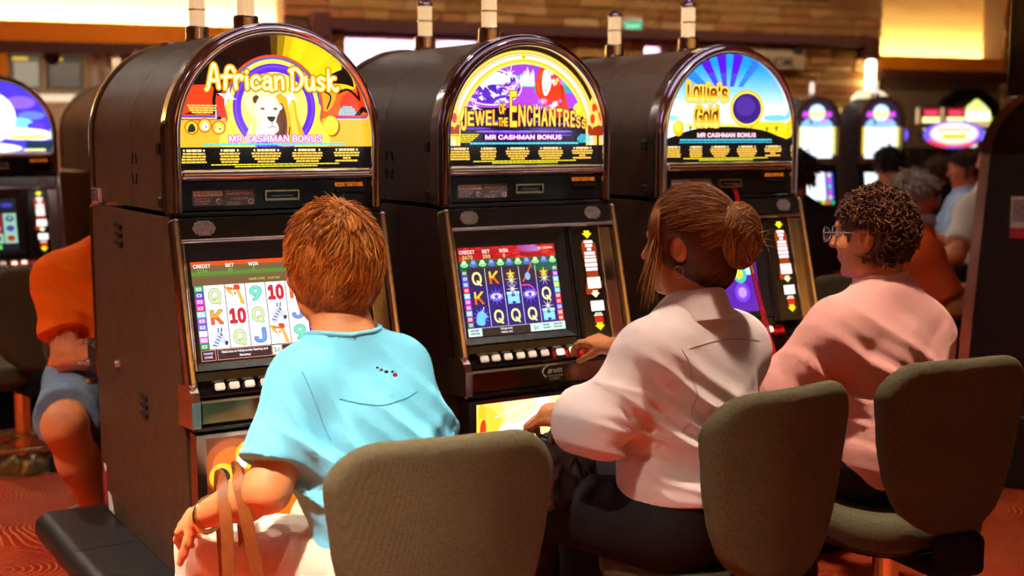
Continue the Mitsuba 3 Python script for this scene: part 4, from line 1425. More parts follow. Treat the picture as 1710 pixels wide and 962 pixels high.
def place(key, name, d, x, y, rz=0.0, **k):
    d = {**d, 'to_world': T().translate([x, y, 0]).rotate([0, 0, 1], math.degrees(rz))}
    return part(key, name, d, **k)


def slot_machine(label, x, y, art, screen, frame, bell=None, group=None, lean=False, rz=0.0):
    key = thing('slot_machine', label, 'slot machine', group)
    lens = {}
    for name, d in COMMON:
        if lean and name in ('louvre', 'lock', 'screw', 'hinge', 'vent_slit', 'rear_knob', 'button_well'):
            continue
        k = place(key, name, d, x, y, rz)
        lens.setdefault(name, k)
    place(key, 'arch_frame', FRAME[frame], x, y, rz)
    place(key, 'frame_edge', FRAME_EDGE, x, y, rz)
    place(key, 'frame_lip', FRAME_LIP, x, y, rz)
    g = place(key, 'backlit_glass', BACKING, x, y, rz, label='backlit picture glass under the arch')
    place(g, 'picture', art, x, y, rz)
    place(lens['screen'], 'picture', screen, x, y, rz)
    place(lens['note_panel'], 'lit_strip', LOGO_STRIP, x, y, rz)
    place(lens['ticket_panel'], 'lettering', RECEIVE, x, y, rz)
    place(lens['ticket_panel'], 'notice', STICKER, x, y, rz)
    place(lens['deck_front'], 'emblem', LOGO, x, y, rz)
    if bell is not None:
        place(lens['belly_frame'], 'lit_picture', bell, x, y, rz)
    for cy, bits in CANDLES.items():
        c = f'{key}__candle_lamp' if f'{key}__candle_lamp' not in USED else f'{key}__candle_lamp_001'
        USED.add(c)
        for nm, m, mt, em in bits:
            d = CANDLE_D[cy, nm, id(m)]
            place(c, nm, d, x, y, rz)
    return key


CANDLE_D = {(cy, nm, id(m)): {**S(m, mt, 40), **({'emitter': em} if em else {})} for cy, bits in CANDLES.items() for nm, m, mt, em in bits}
m1 = slot_machine('brown-sided slot machine at the left, its arch showing a lion and African Dusk', 0, 0, art_one().shape(), screen_one().shape(), 'chrome', belly(0))
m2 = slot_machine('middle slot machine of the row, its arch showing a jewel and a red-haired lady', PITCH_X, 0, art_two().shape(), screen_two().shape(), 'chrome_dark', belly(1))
m3 = slot_machine("third slot machine of the row, its arch showing a blue sky and Louie's Gold", 2 * PITCH_X, 0, art_three().shape(), screen_three().shape(), 'chrome', belly(2))


# paper labels on the side of the first machine
part(m1, 'paper_label', S(cat(prism([(.716, .436), (.690, .440), (.690, .33), (.716, .335)], 'x', -.2815, -.28)), 'red_label'))
part(m1, 'paper_label', S(cat(prism([(.680, .375), (.645, .37), (.62, .32), (.672, .322)], 'x', -.2818, -.28)), 'paper'))
part(m1, 'paper_label', S(cat(prism([(.716, .452), (.69, .446), (.69, .43), (.716, .44)], 'x', -.2822, -.28)), 'paper'))
lb = part(m1, 'number_plate', S(bx(-.2815, -.273, .655, .735, 1.222, 1.26), 'paper'))
a = Sheet(lambda y, z, l: (-.2817 - l, .695 - y, z))
a.add(sbox(-.036, 1.225, .026, 1.258), (18, 14, 14))
a.add(txt('HH', -.004, 1.243, .012, .04, 'c'), (230, 226, 220))
a.add(txt('28', -.004, 1.228, .012, .03, 'c'), (230, 226, 220))
part(lb, 'lettering', a.shape(False))

# the long base that carries the row
pl = thing('machine_plinth', 'long black rounded base under the row of three slot machines', 'plinth')
part(pl, 'top_board', S(soft_box(-.475, 2.32, -.13, .80, .225, .314, .043), 'black', 40))
part(pl, 'base', S(bx(-.34, 2.2, -.02, .74, 0, .24), 'black_matte'))
part(pl, 'seam', S(bx(-.455, -.285, .349, .352, .3135, .3148), 'black_matte'))

# ------------------------------------------------------------------ stools
def rounded(dx, dy, r):
    """rounded meeting of two distances"""
    a, b = dx + r, dy + r
    return np.minimum(np.maximum(a, b), 0) + np.sqrt(np.maximum(a, 0) ** 2 + np.maximum(b, 0) ** 2) - r


def back_field(p):
    x, y, z = p[:, 0], p[:, 1], p[:, 2]
    w = np.interp(z, [.44, .50, .585, .66, .80, .89], [.105, .150, .186, .204, .222, .216]).astype(np.float32)
    mid = -.235 - .10 * (z - .46) + 1.15 * x * x          # leans back; the sides come forward
    side = rounded(np.abs(x) - w, np.abs(z - .662) - .222 + .5 * np.maximum(np.abs(x) - .04, 0) ** 2 * (1 + (z < .662)), .085)
    return rounded(side, (np.abs(y - mid) - .030), .024)


def seat_field(p):
    x, y, z = p[:, 0], p[:, 1], p[:, 2]
    d = rounded(np.abs(x) - .205 + .10 * np.maximum(-y, 0) ** 2, np.abs(y) - .20, .12)
    top = .468 - .02 * np.exp(-((x * x + y * y) / .02))
    return rounded(d, np.abs(z - (top + .385) / 2) - (top - .385) / 2, .035)


STOOL = {
    'backrest': S(surface(back_field, (-.24, -.33, .42), (.24, -.10, .91), .009), 'stool', True),
    'seat': S(surface(seat_field, (-.22, -.22, .37), (.22, .22, .48), .009), 'stool', True),
    'seat_pan': S(cat(moved(lathe([(0, .355), (.15, .355), (.19, .375), (.195, .392), (0, .392)], 32)), bx(-.05, .05, -.05, .05, .33, .37, .008)), 'black', 30),
    'back_arm': S(cat(soft_box(-.075, .075, -.285, -.03, .340, .388, .022), soft_box(-.07, .07, -.292, -.235, .345, .45, .026)), 'black_matte', 30),
    'lever': S(cat(bx(.12, .20, -.02, .0, .33, .35, .006), bx(.165, .215, -.025, .005, .285, .345, .008)), 'rubber', 30),
    'pole': S(lathe([(0, .02), (.034, .02), (.034, .335), (.05, .34), (.05, .36), (0, .36)], 28), 'brass', 30),
    'base': S(lathe([(0, 0), (.215, 0), (.215, .008), (.205, .016), (.12, .026), (.06, .045), (.045, .06), (0, .06)], 40), 'brass', 30),
    'foot_ring': S(cat(tube([(.185 * math.cos(t), .185 * math.sin(t), .115) for t in np.linspace(0, 2 * math.pi, 40, endpoint=False)], .011, 10, True),
                       *[tube([(.03 * math.cos(t), .03 * math.sin(t), .135), (.18 * math.cos(t), .18 * math.sin(t), .115)], .008, 8) for t in (.5, .5 + math.pi / 2, .5 + math.pi, .5 + 1.5 * math.pi)]), 'brass', 40),
}


def stool(label, x, y, turn, z=0.0, group=None, s=1.0):
    """turn: degrees anticlockwise from facing +y"""
    k = thing('bar_stool', label, 'stool', group)
    for n, d in STOOL.items():
        part(k, n, {**d, 'to_world': T().translate([x, y, z]).rotate([0, 0, 1], turn).scale(s)})
    return k


stool('olive fabric stool in front, under the woman in the aqua shirt', -.085, -.86, -8)
stool('olive fabric stool carrying the woman in the pale rose jacket', .69, -.845, 6)
stool('shadowed olive stool at the right, under the woman in the peach sweatshirt', 1.355, -.80, -8)
stool('grey-olive stool behind the man in the orange T-shirt', -.10, 1.30, 172)
stool('empty grey-olive stool at the left edge, facing the left slot machine', -.15, 2.62, 12)
stool('empty dark stool beyond the curly-haired woman', 2.60, .66, -20)

# ------------------------------------------------------------------ the bank at the left, one row further back
def art_four():
    a = Sheet(on_art, ART, 1.5)
    a.add(sbox(-.26, 1.3, .26, 1.7), (70, 50, 236))
    for i, (x, z, rx, rz, c) in enumerate([(.12, 1.56, .07, .03, (130, 90, 250)), (.17, 1.5, .06, .02, (96, 120, 250)), (.10, 1.46, .08, .03, (120, 220, 250)), (.19, 1.45, .04, .02, (90, 60, 226)), (-.15, 1.5, .1, .12, (120, 190, 250))]):
        a.add(circ(x, z, rx, rz), c)
    a.add(circ(-.02, 1.49, .12, .12), (240, 250, 255))
    a.add(circ(-.04, 1.49, .095, .1), (255, 250, 206))
    a.add(ring(-.04, 1.49, .055, .068), (236, 236, 90))
    a.add(circ(-.05, 1.48, .04), (255, 255, 250))
    a.add(circ(-.02, 1.6, .04, .02), (255, 244, 255))
    a.add(blob([(-.25, 1.43), (0, 1.445), (.23, 1.43), (.23, 1.385), (0, 1.39), (-.25, 1.375)]), (255, 255, 240))
    a.add(blob([(.05, 1.395), (.1, 1.405), (.225, 1.41), (.22, 1.39), (.1, 1.385)]), (250, 240, 120))
    a.add(sbox(-.26, 1.3, .26, 1.378), (70, 60, 200))
    a.add(sbox(.14, 1.3, .26, 1.38), (30, 50, 70))
    a.add(blob([(-.26, 1.36), (0, 1.37), (.12, 1.35), (.06, 1.33), (-.26, 1.325)]), (255, 250, 210))
    a.add(sbox(.13, 1.332, .23, 1.342), (240, 236, 150))
    return a.shape()


def screen_four():
    x0, s0, x1, s1 = SCR[0], SCR[1], SCR[2], SCR[3]
    a = Sheet(on_slant, sbox(x0, s0, x1, s1), .75)
    a.add(sbox(x0, s0, x1, s1), (30, 34, 50))
    for x, c in ((-.2, (60, 160, 90)), (-.13, (70, 90, 210)), (-.05, (60, 150, 120)), (.03, (70, 70, 190))):
        a.add(circ(x, -.135, .028, .012), c)
    rr = random.Random(8)
    for i in range(5):
        x = x0 + .0626 * (i + .5)
        a.add(sbox(x - .029, -.318, x + .029, -.175), (170, 226, 196))
        if i in (1, 3):
            a.add(sbox(x - .029, -.272, x + .029, -.175), (156, 40, 40))
        for j in range(3):
            a.add(circ(x, -.2 - .047 * j, .019, .015), rr.choice([(70, 90, 220), (220, 200, 70), (220, 100, 60), (60, 90, 80), (180, 180, 220)]))
            a.add(circ(x, -.198 - .047 * j, .010, .007), rr.choice([(150, 190, 250), (250, 240, 150), (120, 60, 40)]))
    a.add(sbox(x0, -.335, -.05, -.322), (226, 140, 80))
    a.add(sbox(-.03, -.345, -.005, -.325), (120, 240, 100))
    return a.shape()


ART4, SCR4 = art_four(), screen_four()
slot_machine('slot machine at the left edge glowing violet and white', -.07, 3.42, ART4, SCR4, 'chrome_dark', None, lean=True)
slot_machine('slot machine behind the first row, only its orange-lit rounded side in view', .668, 3.42, ART4, SCR4, 'chrome_dark', None, lean=True)
pl = thing('machine_plinth', 'black base under the slot machines at the left edge', 'plinth')
part(pl, 'top_board', S(soft_box(-1.3, 1.4, 3.29, 4.28, .225, .314, .043), 'black', 40))
part(pl, 'base', S(bx(-1.2, 1.3, 3.4, 4.18, 0, .24), 'black_matte'))

# ------------------------------------------------------------------ the dark machine at the right edge (seen from its side)
RS = T().translate([3.312, .465, 0]).rotate([0, 0, 1], 216)


def right_side():
    k = thing('slot_machine', 'dark slot machine at the right edge, seen from its side, with slanting steel edge', 'slot machine')
    prof = [(.0, 1.335), (-.045, .60), (-.06, .30), (.75, .30), (.75, 1.335)]
    part(k, 'cabinet', {**S(prism(prof, 'x', -.27, .27), 'black', 20), 'to_world': RS})
    edge = [(-.035, 1.33), (-.085, .60), (-.095, .32), (-.060, .32), (-.045, .60), (.0, 1.33)]
    for s in (-1, 1):
        part(k, 'front_edge', {**S(prism(edge, 'x', s * .275 - .008, s * .275 + .008), 'steel', 20), 'to_world': RS}, label='slanting brushed steel edge')
    dome = [(0, 1.345)] + [(.30 * (1 - math.cos(t)), 1.345 + .20 * math.sin(t) + .08 * t / 1.57) for t in np.linspace(0, math.pi / 2, 14)] + [(.75, 1.625), (.75, 1.345)]
    part(k, 'top_box', {**S(prism(dome, 'x', -.27, .27), 'black_gloss', 30), 'to_world': RS})
    rim = [(a - .028, b) for a, b in dome[:10]] + [(a, b) for a, b in dome[9::-1]]
    part(k, 'top_frame', {**S(prism(Polygon(rim).buffer(.006), 'x', -.28, .28), 'chrome_dark', 30), 'to_world': RS})
    part(k, 'base', {**S(bx(-.3, .3, -.1, .8, 0, .30, .01), 'black', 30), 'to_world': RS})
    n = part(k, 'notice', {**S(bx(.270, .2725, .085, .165, 1.01, 1.17), 'paper'), 'to_world': RS})
    part(n, 'red_band', {**S(bx(.2722, .274, .085, .165, 1.005, 1.045), 'red_label'), 'to_world': RS})
    part(n, 'print', {**S(prism(bars(.125, 1.155, .066, 9, .005, .0095, None, 4), 'y', 0, .0006), 'ink'), 'to_world': RS.rotate([0, 0, 1], 90).translate([0, -.2733, 0])})
    part(k, 'lock', {**S(moved(lathe([(0, .01), (.010, .01), (.012, 0), (0, 0)], 16), .27, .20, 1.40, ry=math.pi / 2), 'steel', 30), 'to_world': RS})
    part(k, 'top_sign', {**S(bx(-.24, .27, .05, .12, 1.56, 1.95, .004), 'black_gloss'), 'to_world': RS})
    return k


right_side()
k = thing('screen', 'teal edge of a lit screen at the top right corner', 'screen')
own(k, {**S(moved(bx(0, .3, 0, .02, 1.60, 1.86), 3.175, .17, 0, rz=math.radians(-36)), 'black_gloss'), 'emitter': glow(lin(60, 196, 190), .8)})


# ------------------------------------------------------------------ narrow machines further back at the right
def tall_machine(label, x, y, rz, group=None):
    k = thing('slot_machine', label, 'slot machine', group)
    X = T().translate([x, y, 0]).rotate([0, 0, 1], rz)
    A = lambda r, zc, z0: Polygon([(-r, z0)] + [(r * math.cos(t), zc + 1.12 * r * math.sin(t)) for t in np.linspace(math.pi, 0, 30)] + [(r, z0)])
    P = lambda n, m, mt, sm=30, **q: part(k, n, {**S(m, mt, sm), **q, 'to_world': X})
    P('cabinet', prism([(.4, 0), (.4, 1.19), (.02, 1.19), (-.08, .80), (-.14, .76), (-.14, .66), (-.04, .62), (-.04, 0)], 'x', -.165, .165), 'black')
    P('top_box', prism(A(.165, 1.49, 1.2), 'y', .02, .4), 'black')
    P('arch_frame', prism(A(.172, 1.49, 1.2).difference(A(.148, 1.49, 1.225)), 'y', -.03, .02), 'chrome_dark')
    g = P('backlit_glass', prism(A(.149, 1.49, 1.222), 'y', .0, .02), 'black_matte')
    a = Sheet(on_front(-.001), A(.147, 1.49, 1.228), 1.5)
    a.add(sbox(-.2, 1.2, .2, 1.7), (40, 30, 50))
    a.add(sbox(-.118, 1.235, .118, 1.47), (236, 250, 252))
    a.add(circ(0, 1.56, .062, .062), (190, 226, 250))
    a.add(blob([(-.11, 1.46), (-.07, 1.52), (0, 1.49), (.07, 1.52), (.11, 1.46)]), (130, 176, 226))
    a.add(sbox(-.062, 1.535, .062, 1.57), (250, 226, 150))
    for q in range(6):
        a.add(sbox(-.056 + .02 * q, 1.538, -.042 + .02 * q, 1.566), (230, 200, 110))
    a.add(circ(-.088, 1.55, .022), (206, 70, 230))
    a.add(circ(.088, 1.55, .022), (206, 70, 230))
    a.add(circ(-.045, 1.495, .012, .022), (90, 80, 60))
    a.add(circ(.05, 1.5, .02, .012), (206, 90, 220))
    for q in (-.055, .02, .07):
        a.add(sbox(q, 1.235, q + .004, 1.47), (226, 180, 220))
    a.add(sbox(.124, 1.26, .140, 1.46), (240, 230, 120))
    a.add(sbox(-.14, 1.26, -.124, 1.46), (250, 220, 60))
    part(g, 'picture', {**a.shape(), 'to_world': X})
    s = P('screen', prism([(-.01, 1.15), (-.072, .90), (-.06, .895), (.002, 1.145)], 'x', -.135, .135), 'black_gloss')
    b = Sheet(lambda u, v, l: (u, -.012 - .25 * (1.15 - v) - l, v), None, 1.3)
    b.add(sbox(-.12, .93, .06, 1.13), (240, 250, 250))
    for q in (-.062, -.005):
        b.add(sbox(q, .93, q + .004, 1.13), (90, 110, 140))
    b.add(sbox(.068, .93, .12, 1.13), (70, 80, 220))
    for i in range(5):
        b.add(circ(.094, .95 + .04 * i, .014), [(230, 200, 50), (226, 60, 60), (90, 210, 90), (220, 60, 200), (250, 220, 90)][i])
    for i in range(7):
        b.add(circ(-.1 + .035 * i, .912, .012), [(60, 200, 130), (240, 220, 60), (250, 120, 60)][i % 3])
    part(s, 'picture', {**b.shape(), 'to_world': X})
    d = P('button_deck', prism([(-.075, .815), (-.15, .775), (-.15, .76), (-.07, .79)], 'x', -.16, .16), 'steel')
    for q in (-.1, -.03, .04, .11):
        part(k, 'button', {**S(bx(q - .02, q + .02, -.13, -.095, .79, .812, .004), 'cream'), 'to_world': X})
    for yy in (.12,):
        c = P('candle_lamp', moved(lathe([(0, 0), (.03, 0), (.026, .03), (.018, .034), (.018, .10), (.02, .105), (.0, .12)], 20), 0, yy, 1.672), 'cream', 30, emitter=glow(lin(250, 240, 230), .8))
        part(c, 'cup', {**S(moved(lathe([(0, -.004), (.036, -.004), (.032, .03), (.019, .036), (0, .036)], 20), 0, yy, 1.672), 'chrome', 30), 'to_world': X})
    return k

# ------------------------------------------------------------------ people
def head_field(p, c, R, b=1.0):
    q = ((p - np.asarray(c, np.float32)) @ np.asarray(R, np.float32)) / b
    e = lambda cc, r: ellip(q, cc, r)
    d = e((0, -.014, .026), (.075, .096, .092))
    d = smin(d, e((0, .022, -.028), (.062, .068, .088)), .03)
    d = smin(d, cone(q, (-.036, .02, -.082), (.036, .02, -.082), .028, .028), .03)
    d = smin(d, cone(q, (-.034, .075, .026), (.034, .075, .026), .012, .012), .02)
    for s in (-1, 1):
        d = smin(d, e((s * .040, .058, -.030), (.024, .022, .022)), .02)
        d = smax(d, -e((s * .031, .100, .006), (.018, .017, .011)), .012)
    d = smin(d, e((0, .068, -.100), (.022, .018, .016)), .022)
    d = smin(d, cone(q, (0, .086, .012), (0, .106, -.026), .008, .012), .012)
    for s in (-1, 1):
        d = smin(d, e((s * .011, .094, -.030), (.009, .009, .007)), .008)
    d = smin(d, cone(q, (-.017, .082, -.056), (.017, .082, -.056), .007, .007), .008)
    d = smin(d, cone(q, (-.014, .081, -.068), (.014, .081, -.068), .007, .007), .006)
    for s in (-1, 1):
        ear = smax(e((s * .077, -.010, -.006), (.013, .020, .032)), -e((s * .088, -.006, -.002), (.009, .010, .018)), .006)
        d = smin(d, ear, .008)
    return d * b


def hand_bones(wrist, tip, back, side, curl, s=1.0, spread=.10, thumb=(.55, .75, -.35), tcurl=.3):
    """bones of a hand: wrist, a point it reaches towards, the direction of the back of the hand, which side the thumb is on (+1/-1), finger bends"""
    w = np.asarray(wrist, float)
    d = np.asarray(tip, float) - w
    d /= np.linalg.norm(d)
    n = np.asarray(back, float)
    n = n - d * (n @ d)
    n /= np.linalg.norm(n)
    l = np.cross(d, n) * side           # towards the thumb
    B = []
    for i, (off, ln, r) in enumerate(((.026, .95, .0088), (.009, 1.04, .0090), (-.008, .97, .0086), (-.024, .78, .0078))):
        k = w + (d * (.082 - .004 * abs(i - 1)) + l * off) * s
        B.append((w + (d * .012 + l * off * .6) * s, k, .014 * s, .0115 * s))
        a, q, di = 0.0, k, d + l * spread * (1 - i * .62)
        di /= np.linalg.norm(di)
        for j, sg in enumerate((.040, .026, .021)):
            a += curl[i] * (.75, 1.0, .7)[j]
            v = di * math.cos(a) - n * math.sin(a)
            q2 = q + v * sg * ln * s
            B.append((q, q2, r * s * (1 - .07 * j), r * s * (1 - .07 * (j + 1))))
            q = q2
    t = d * thumb[0] + l * thumb[1] + n * thumb[2]
    t /= np.linalg.norm(t)
    q = w + (d * .022 + l * .020) * s
    k = q + t * .038 * s
    t2 = t * math.cos(tcurl) + (d * .8 - n * .4) * math.sin(tcurl)
    t2 /= np.linalg.norm(t2)
    B += [(q, k, .0145 * s, .0115 * s), (k, k + t2 * .030 * s, .0110 * s, .0098 * s), (k + t2 * .030 * s, k + t2 * .054 * s, .0098 * s, .0082 * s)]
    return B


def locks(roots, dirs, length, width, cols, push=None, steps=7, sag=.3, curl=0.0, wave=0.0, seed=1):
    """many tapering strands of hair as one mesh with a colour each; push keeps them outside the skull"""
    r = np.random.default_rng(seed)
    n = len(roots)
    length = np.broadcast_to(length, (n,)) * r.uniform(.75, 1.2, n)
    p, d = roots.astype(float), dirs / (np.linalg.norm(dirs, axis=1, keepdims=True) + 1e-9)
    pts = [p]
    axis = np.cross(d, r.normal(size=(n, 3)))
    axis /= np.linalg.norm(axis, axis=1, keepdims=True) + 1e-9
    tw = r.uniform(-1, 1, (n, 1)) * wave
    for i in range(steps - 1):
        if curl:
            a = curl * np.sign(r.uniform(-1, 1, (n, 1))) if i == 0 else a
            d = d * math.cos(curl) + np.cross(axis, d) * np.sin(a)
        d = d + np.array([0, 0, -1.0]) * sag / steps + tw * axis * math.cos(i * 1.7)
        d /= np.linalg.norm(d, axis=1, keepdims=True) + 1e-9
        p = p + d * (length / (steps - 1))[:, None]
        if push:
            p = push(p, i / (steps - 1))
        pts.append(p)
    P = np.stack(pts, 1)                                   # n, steps, 3
    tan = np.gradient(P, axis=1)
    tan /= np.linalg.norm(tan, axis=2, keepdims=True) + 1e-9
    up = r.normal(size=(n, 1, 3)) * .4 + (P - P.mean((0, 1)))
    sd = np.cross(tan, up)
    sd /= np.linalg.norm(sd, axis=2, keepdims=True) + 1e-9
    nr = np.cross(sd, tan)
    t = np.linspace(0, 1, steps)
    w = (width * r.uniform(.6, 1.4, n))[:, None] * (np.sin(np.pi * (.18 + .80 * t)) ** .8)[None]
    ring = np.stack([P + sd * w[..., None], P + nr * w[..., None] * .45, P - sd * w[..., None], P - nr * w[..., None] * .45], 2)
    v = ring.reshape(-1, 3)
    base = (np.arange(n) * steps * 4)[:, None, None]
    i, j = np.meshgrid(np.arange(steps - 1), np.arange(4), indexing='ij')
    A = (i * 4 + j).ravel()
    Bq = (i * 4 + (j + 1) % 4).ravel()
    f = np.concatenate([np.stack([A, Bq, Bq + 4], 1), np.stack([A, Bq + 4, A + 4], 1)])
    F = (base + f[None]).reshape(-1, 3)
    c = np.asarray(cols)
    k = r.uniform(0, len(c) - 1, n)
    lo = np.floor(k).astype(int)
    hi = np.minimum(lo + 1, len(c) - 1)
    col = c[lo] + (c[hi] - c[lo]) * (k - lo)[:, None]
    return v, F, np.repeat(col, steps * 4, 0)


def hair_shape(sets):
    vs, fs, cs, n = [], [], [], 0
    for v, f, c in sets:
        vs.append(v)
        fs.append(f + n)
        cs.append(c)
        n += len(v)
    return mikit.ply(tm(np.vstack(vs), np.vstack(fs)), 'mat_hair', smooth=True, color=np.vstack(cs))


def cap_set(field, lo, hi, h, cols, seed=0):
    m = surface(field, lo, hi, h)
    v = m.vertices
    c = np.asarray(cols)
    t = meshkit.noise(v * np.array([60, 60, 18]) + seed, 3)[:, None]
    return v, m.faces, c[0] + (c[-1] - c[0]) * t * .6


def push_out(c, R, r, lift=.02):
    def f(p, t):
        q = (p - c) @ R / r
        l = np.linalg.norm(q, axis=1, keepdims=True)
        q = np.where(l < 1 + lift, q / np.maximum(l, 1e-6) * (1 + lift), q)
        return q * r @ R.T + c
    return f


def cling(c, R, r, n, lo=.01, hi=.05, seed=2):
    """keeps strands on the skull, lifting a little towards their tips"""
    g = np.random.default_rng(seed)
    up = g.uniform(.2, 1, (n, 1)) ** 2

    def f(p, t):
        q = (p - c) @ R / r
        q /= np.maximum(np.linalg.norm(q, axis=1, keepdims=True), 1e-6)
        k = np.clip(.75 + .55 * q[:, 2:], .1, 1)
        return (q * (1 + lo + (hi - lo) * up * t * k + .02 * up)) * r @ R.T + c
    return f


def on_skull(c, R, r, n, keep, seed):
    g = np.random.default_rng(seed)
    q = g.normal(size=(n * 3, 3))
    q /= np.linalg.norm(q, axis=1, keepdims=True)
    q = q[keep(q)][:n]
    return q, q * r @ R.T + c


def near(p, d, c, r, f, k):
    """blend in a field that matters only within r of c"""
    q = p - np.asarray(c, np.float32)
    m = np.einsum('ij,ij->i', q, q) < r * r
    if m.any():
        d = d.copy()
        d[m] = smin(d[m], f(p[m]).astype(d.dtype), k)
    return d


class Body:
    """a seated figure: joints in the room, the turn of body and head, bulk"""
    def __init__(s, F, neck, pel, head, hF, arms, knees, ankles, bulk=1.0, hand=None, hs=1.0, foot=None, shoulder=.17, depth=1.0):
        s.R = frame((F[0], F[1], 0))
        s.neck, s.pel, s.head = (np.array(x, float) for x in (neck, pel, head))
        s.HR = frame(hF)
        s.hs, s.bulk, s.arms, s.hands, s.depth = hs, bulk, arms, hand or [], depth
        a = s.neck - s.pel
        s.a = a / np.linalg.norm(a)
        rt = s.R[:, 0]
        s.sh = {'L': np.array(arms['L'][0], float), 'R': np.array(arms['R'][0], float)}
        s.hip = {'L': s.pel - rt * .09 * bulk - [0, 0, .02], 'R': s.pel + rt * .09 * bulk - [0, 0, .02]}
        s.knee = {k: np.array(v, float) for k, v in knees.items()}
        s.ank = {k: np.array(v, float) for k, v in ankles.items()}
        # torso frame: right, forward, along the spine
        f = np.cross(s.a, rt)
        f /= np.linalg.norm(f)
        f = f if f @ s.R[:, 1] > 0 else -f
        s.TR = np.stack([np.cross(f, s.a), f, s.a], 1)

    def torso(s, p, e=0.0):
        b, L = s.bulk, np.linalg.norm(s.neck - s.pel)
        A = lambda t, fw=0.0: s.pel + s.a * L * t + s.TR[:, 1] * fw
        d = ellip(p, A(.0, -.01), (.165 * b + e, .125 * b * s.depth + e, .115 + e), s.TR)
        d = smin(d, ellip(p, A(.32, .02 * b), (.140 * b + e, .115 * b * s.depth + e, .17 + e), s.TR), .08)
        d = smin(d, ellip(p, A(.58, .0), (.150 * b + e, .104 * b + e, .150 + e), s.TR), .08)
        d = smin(d, cone(p, s.sh['L'], s.sh['R'], .052 * b + e, .052 * b + e), .06)
        for k in 'LR':
            d = smin(d, cone(p, s.neck + s.a * .005, s.sh[k] * .75 + s.neck * .25, .043 + e, .046 * b + e), .05)
        return d

    def arm(s, p, k, e=0.0, upper=True, lower=True):
        S_, E_, W_ = (np.array(x, float) for x in s.arms[k][:3])
        b = .5 + .5 * s.bulk
        out = []
        if upper:
            out.append(cone(p, S_, E_, .054 * b + e, .043 * b + e))
        if lower:
            out.append(cone(p, E_, E_ * .65 + W_ * .35, .042 * b + e, .043 * b + e))
            out.append(cone(p, E_ * .65 + W_ * .35, W_, .043 * b + e, .0265 * b + e))
        return union(out, .02)

    def leg(s, p, k, e=0.0):
        b = .5 + .5 * s.bulk
        d = cone(p, s.hip[k], s.knee[k], .088 * b + e, .060 * b + e)
        m = s.knee[k] * .7 + s.ank[k] * .3
        return union([d, cone(p, s.knee[k], m, .058 * b + e, .058 * b + e), cone(p, m, s.ank[k], .058 * b + e, .038 + e)], .03)

    def body(s, p):
        d = s.torso(p)
        nb = s.head - s.HR[:, 2] * .085 * s.hs - s.HR[:, 1] * .018
        d = smin(d, cone(p, s.neck - s.a * .04, nb, .060 * (.6 + .4 * s.bulk), .054 * (.6 + .4 * s.bulk)), .045)
        for k in 'LR':
            d = smin(d, s.arm(p, k), .025)
            d = smin(d, s.leg(p, k), .04)
            t = s.ank[k] + s.R[:, 1] * .15 + [0, 0, -.045]
            d = smin(d, cone(p, s.ank[k] - s.R[:, 1] * .03 + [0, 0, -.02], t, .042, .03), .03)
        d = near(p, d, s.head - [0, 0, .02], .24, lambda q: head_field(q, s.head, s.HR, s.hs), .03)
        for B in s.hands:
            d = near(p, d, B[4][1], .19, lambda q: union([cone(q, *b) for b in B], .006), .016)
        return d

    def bounds(s, pad=.16):
        pts = [s.neck, s.pel, s.head + [0, 0, .03], s.head - [0, 0, .03]] + list(s.sh.values()) + list(s.knee.values()) + list(s.ank.values()) + [np.array(x, float) for k in 'LR' for x in s.arms[k]]
        return np.min(pts, 0) - pad, np.max(pts, 0) + pad


def half(p, c, n):
    n = np.asarray(n, float)
    return (p - np.asarray(c, np.float32)) @ (n / np.linalg.norm(n)).astype(np.float32)


def folds(p, items):
    """cloth folds: (centre, reach, direction across the folds, folds per metre, depth, phase)"""
    d = np.zeros(len(p), np.float32)
    for c, reach, across, freq, amp, ph in items:
        q = p - np.asarray(c, np.float32)
        a = np.asarray(across, float)
        a = (a / np.linalg.norm(a)).astype(np.float32)
        w = np.exp(-(q * q).sum(1) / reach ** 2)
        u = q @ a
        bend = .5 * np.sin(q[:, 2] * 19 + q[:, 0] * 13)
        d += amp * w * (.55 * np.sin(6.283 * freq * u + ph + bend) + .75 * (2 * np.sqrt(np.abs(np.sin(3.1416 * freq * u + ph * .5 + bend * .5 + .6))) - 1) + .3 * np.sin(6.283 * freq * 2.3 * u + 1.7 * ph + bend))
    return d


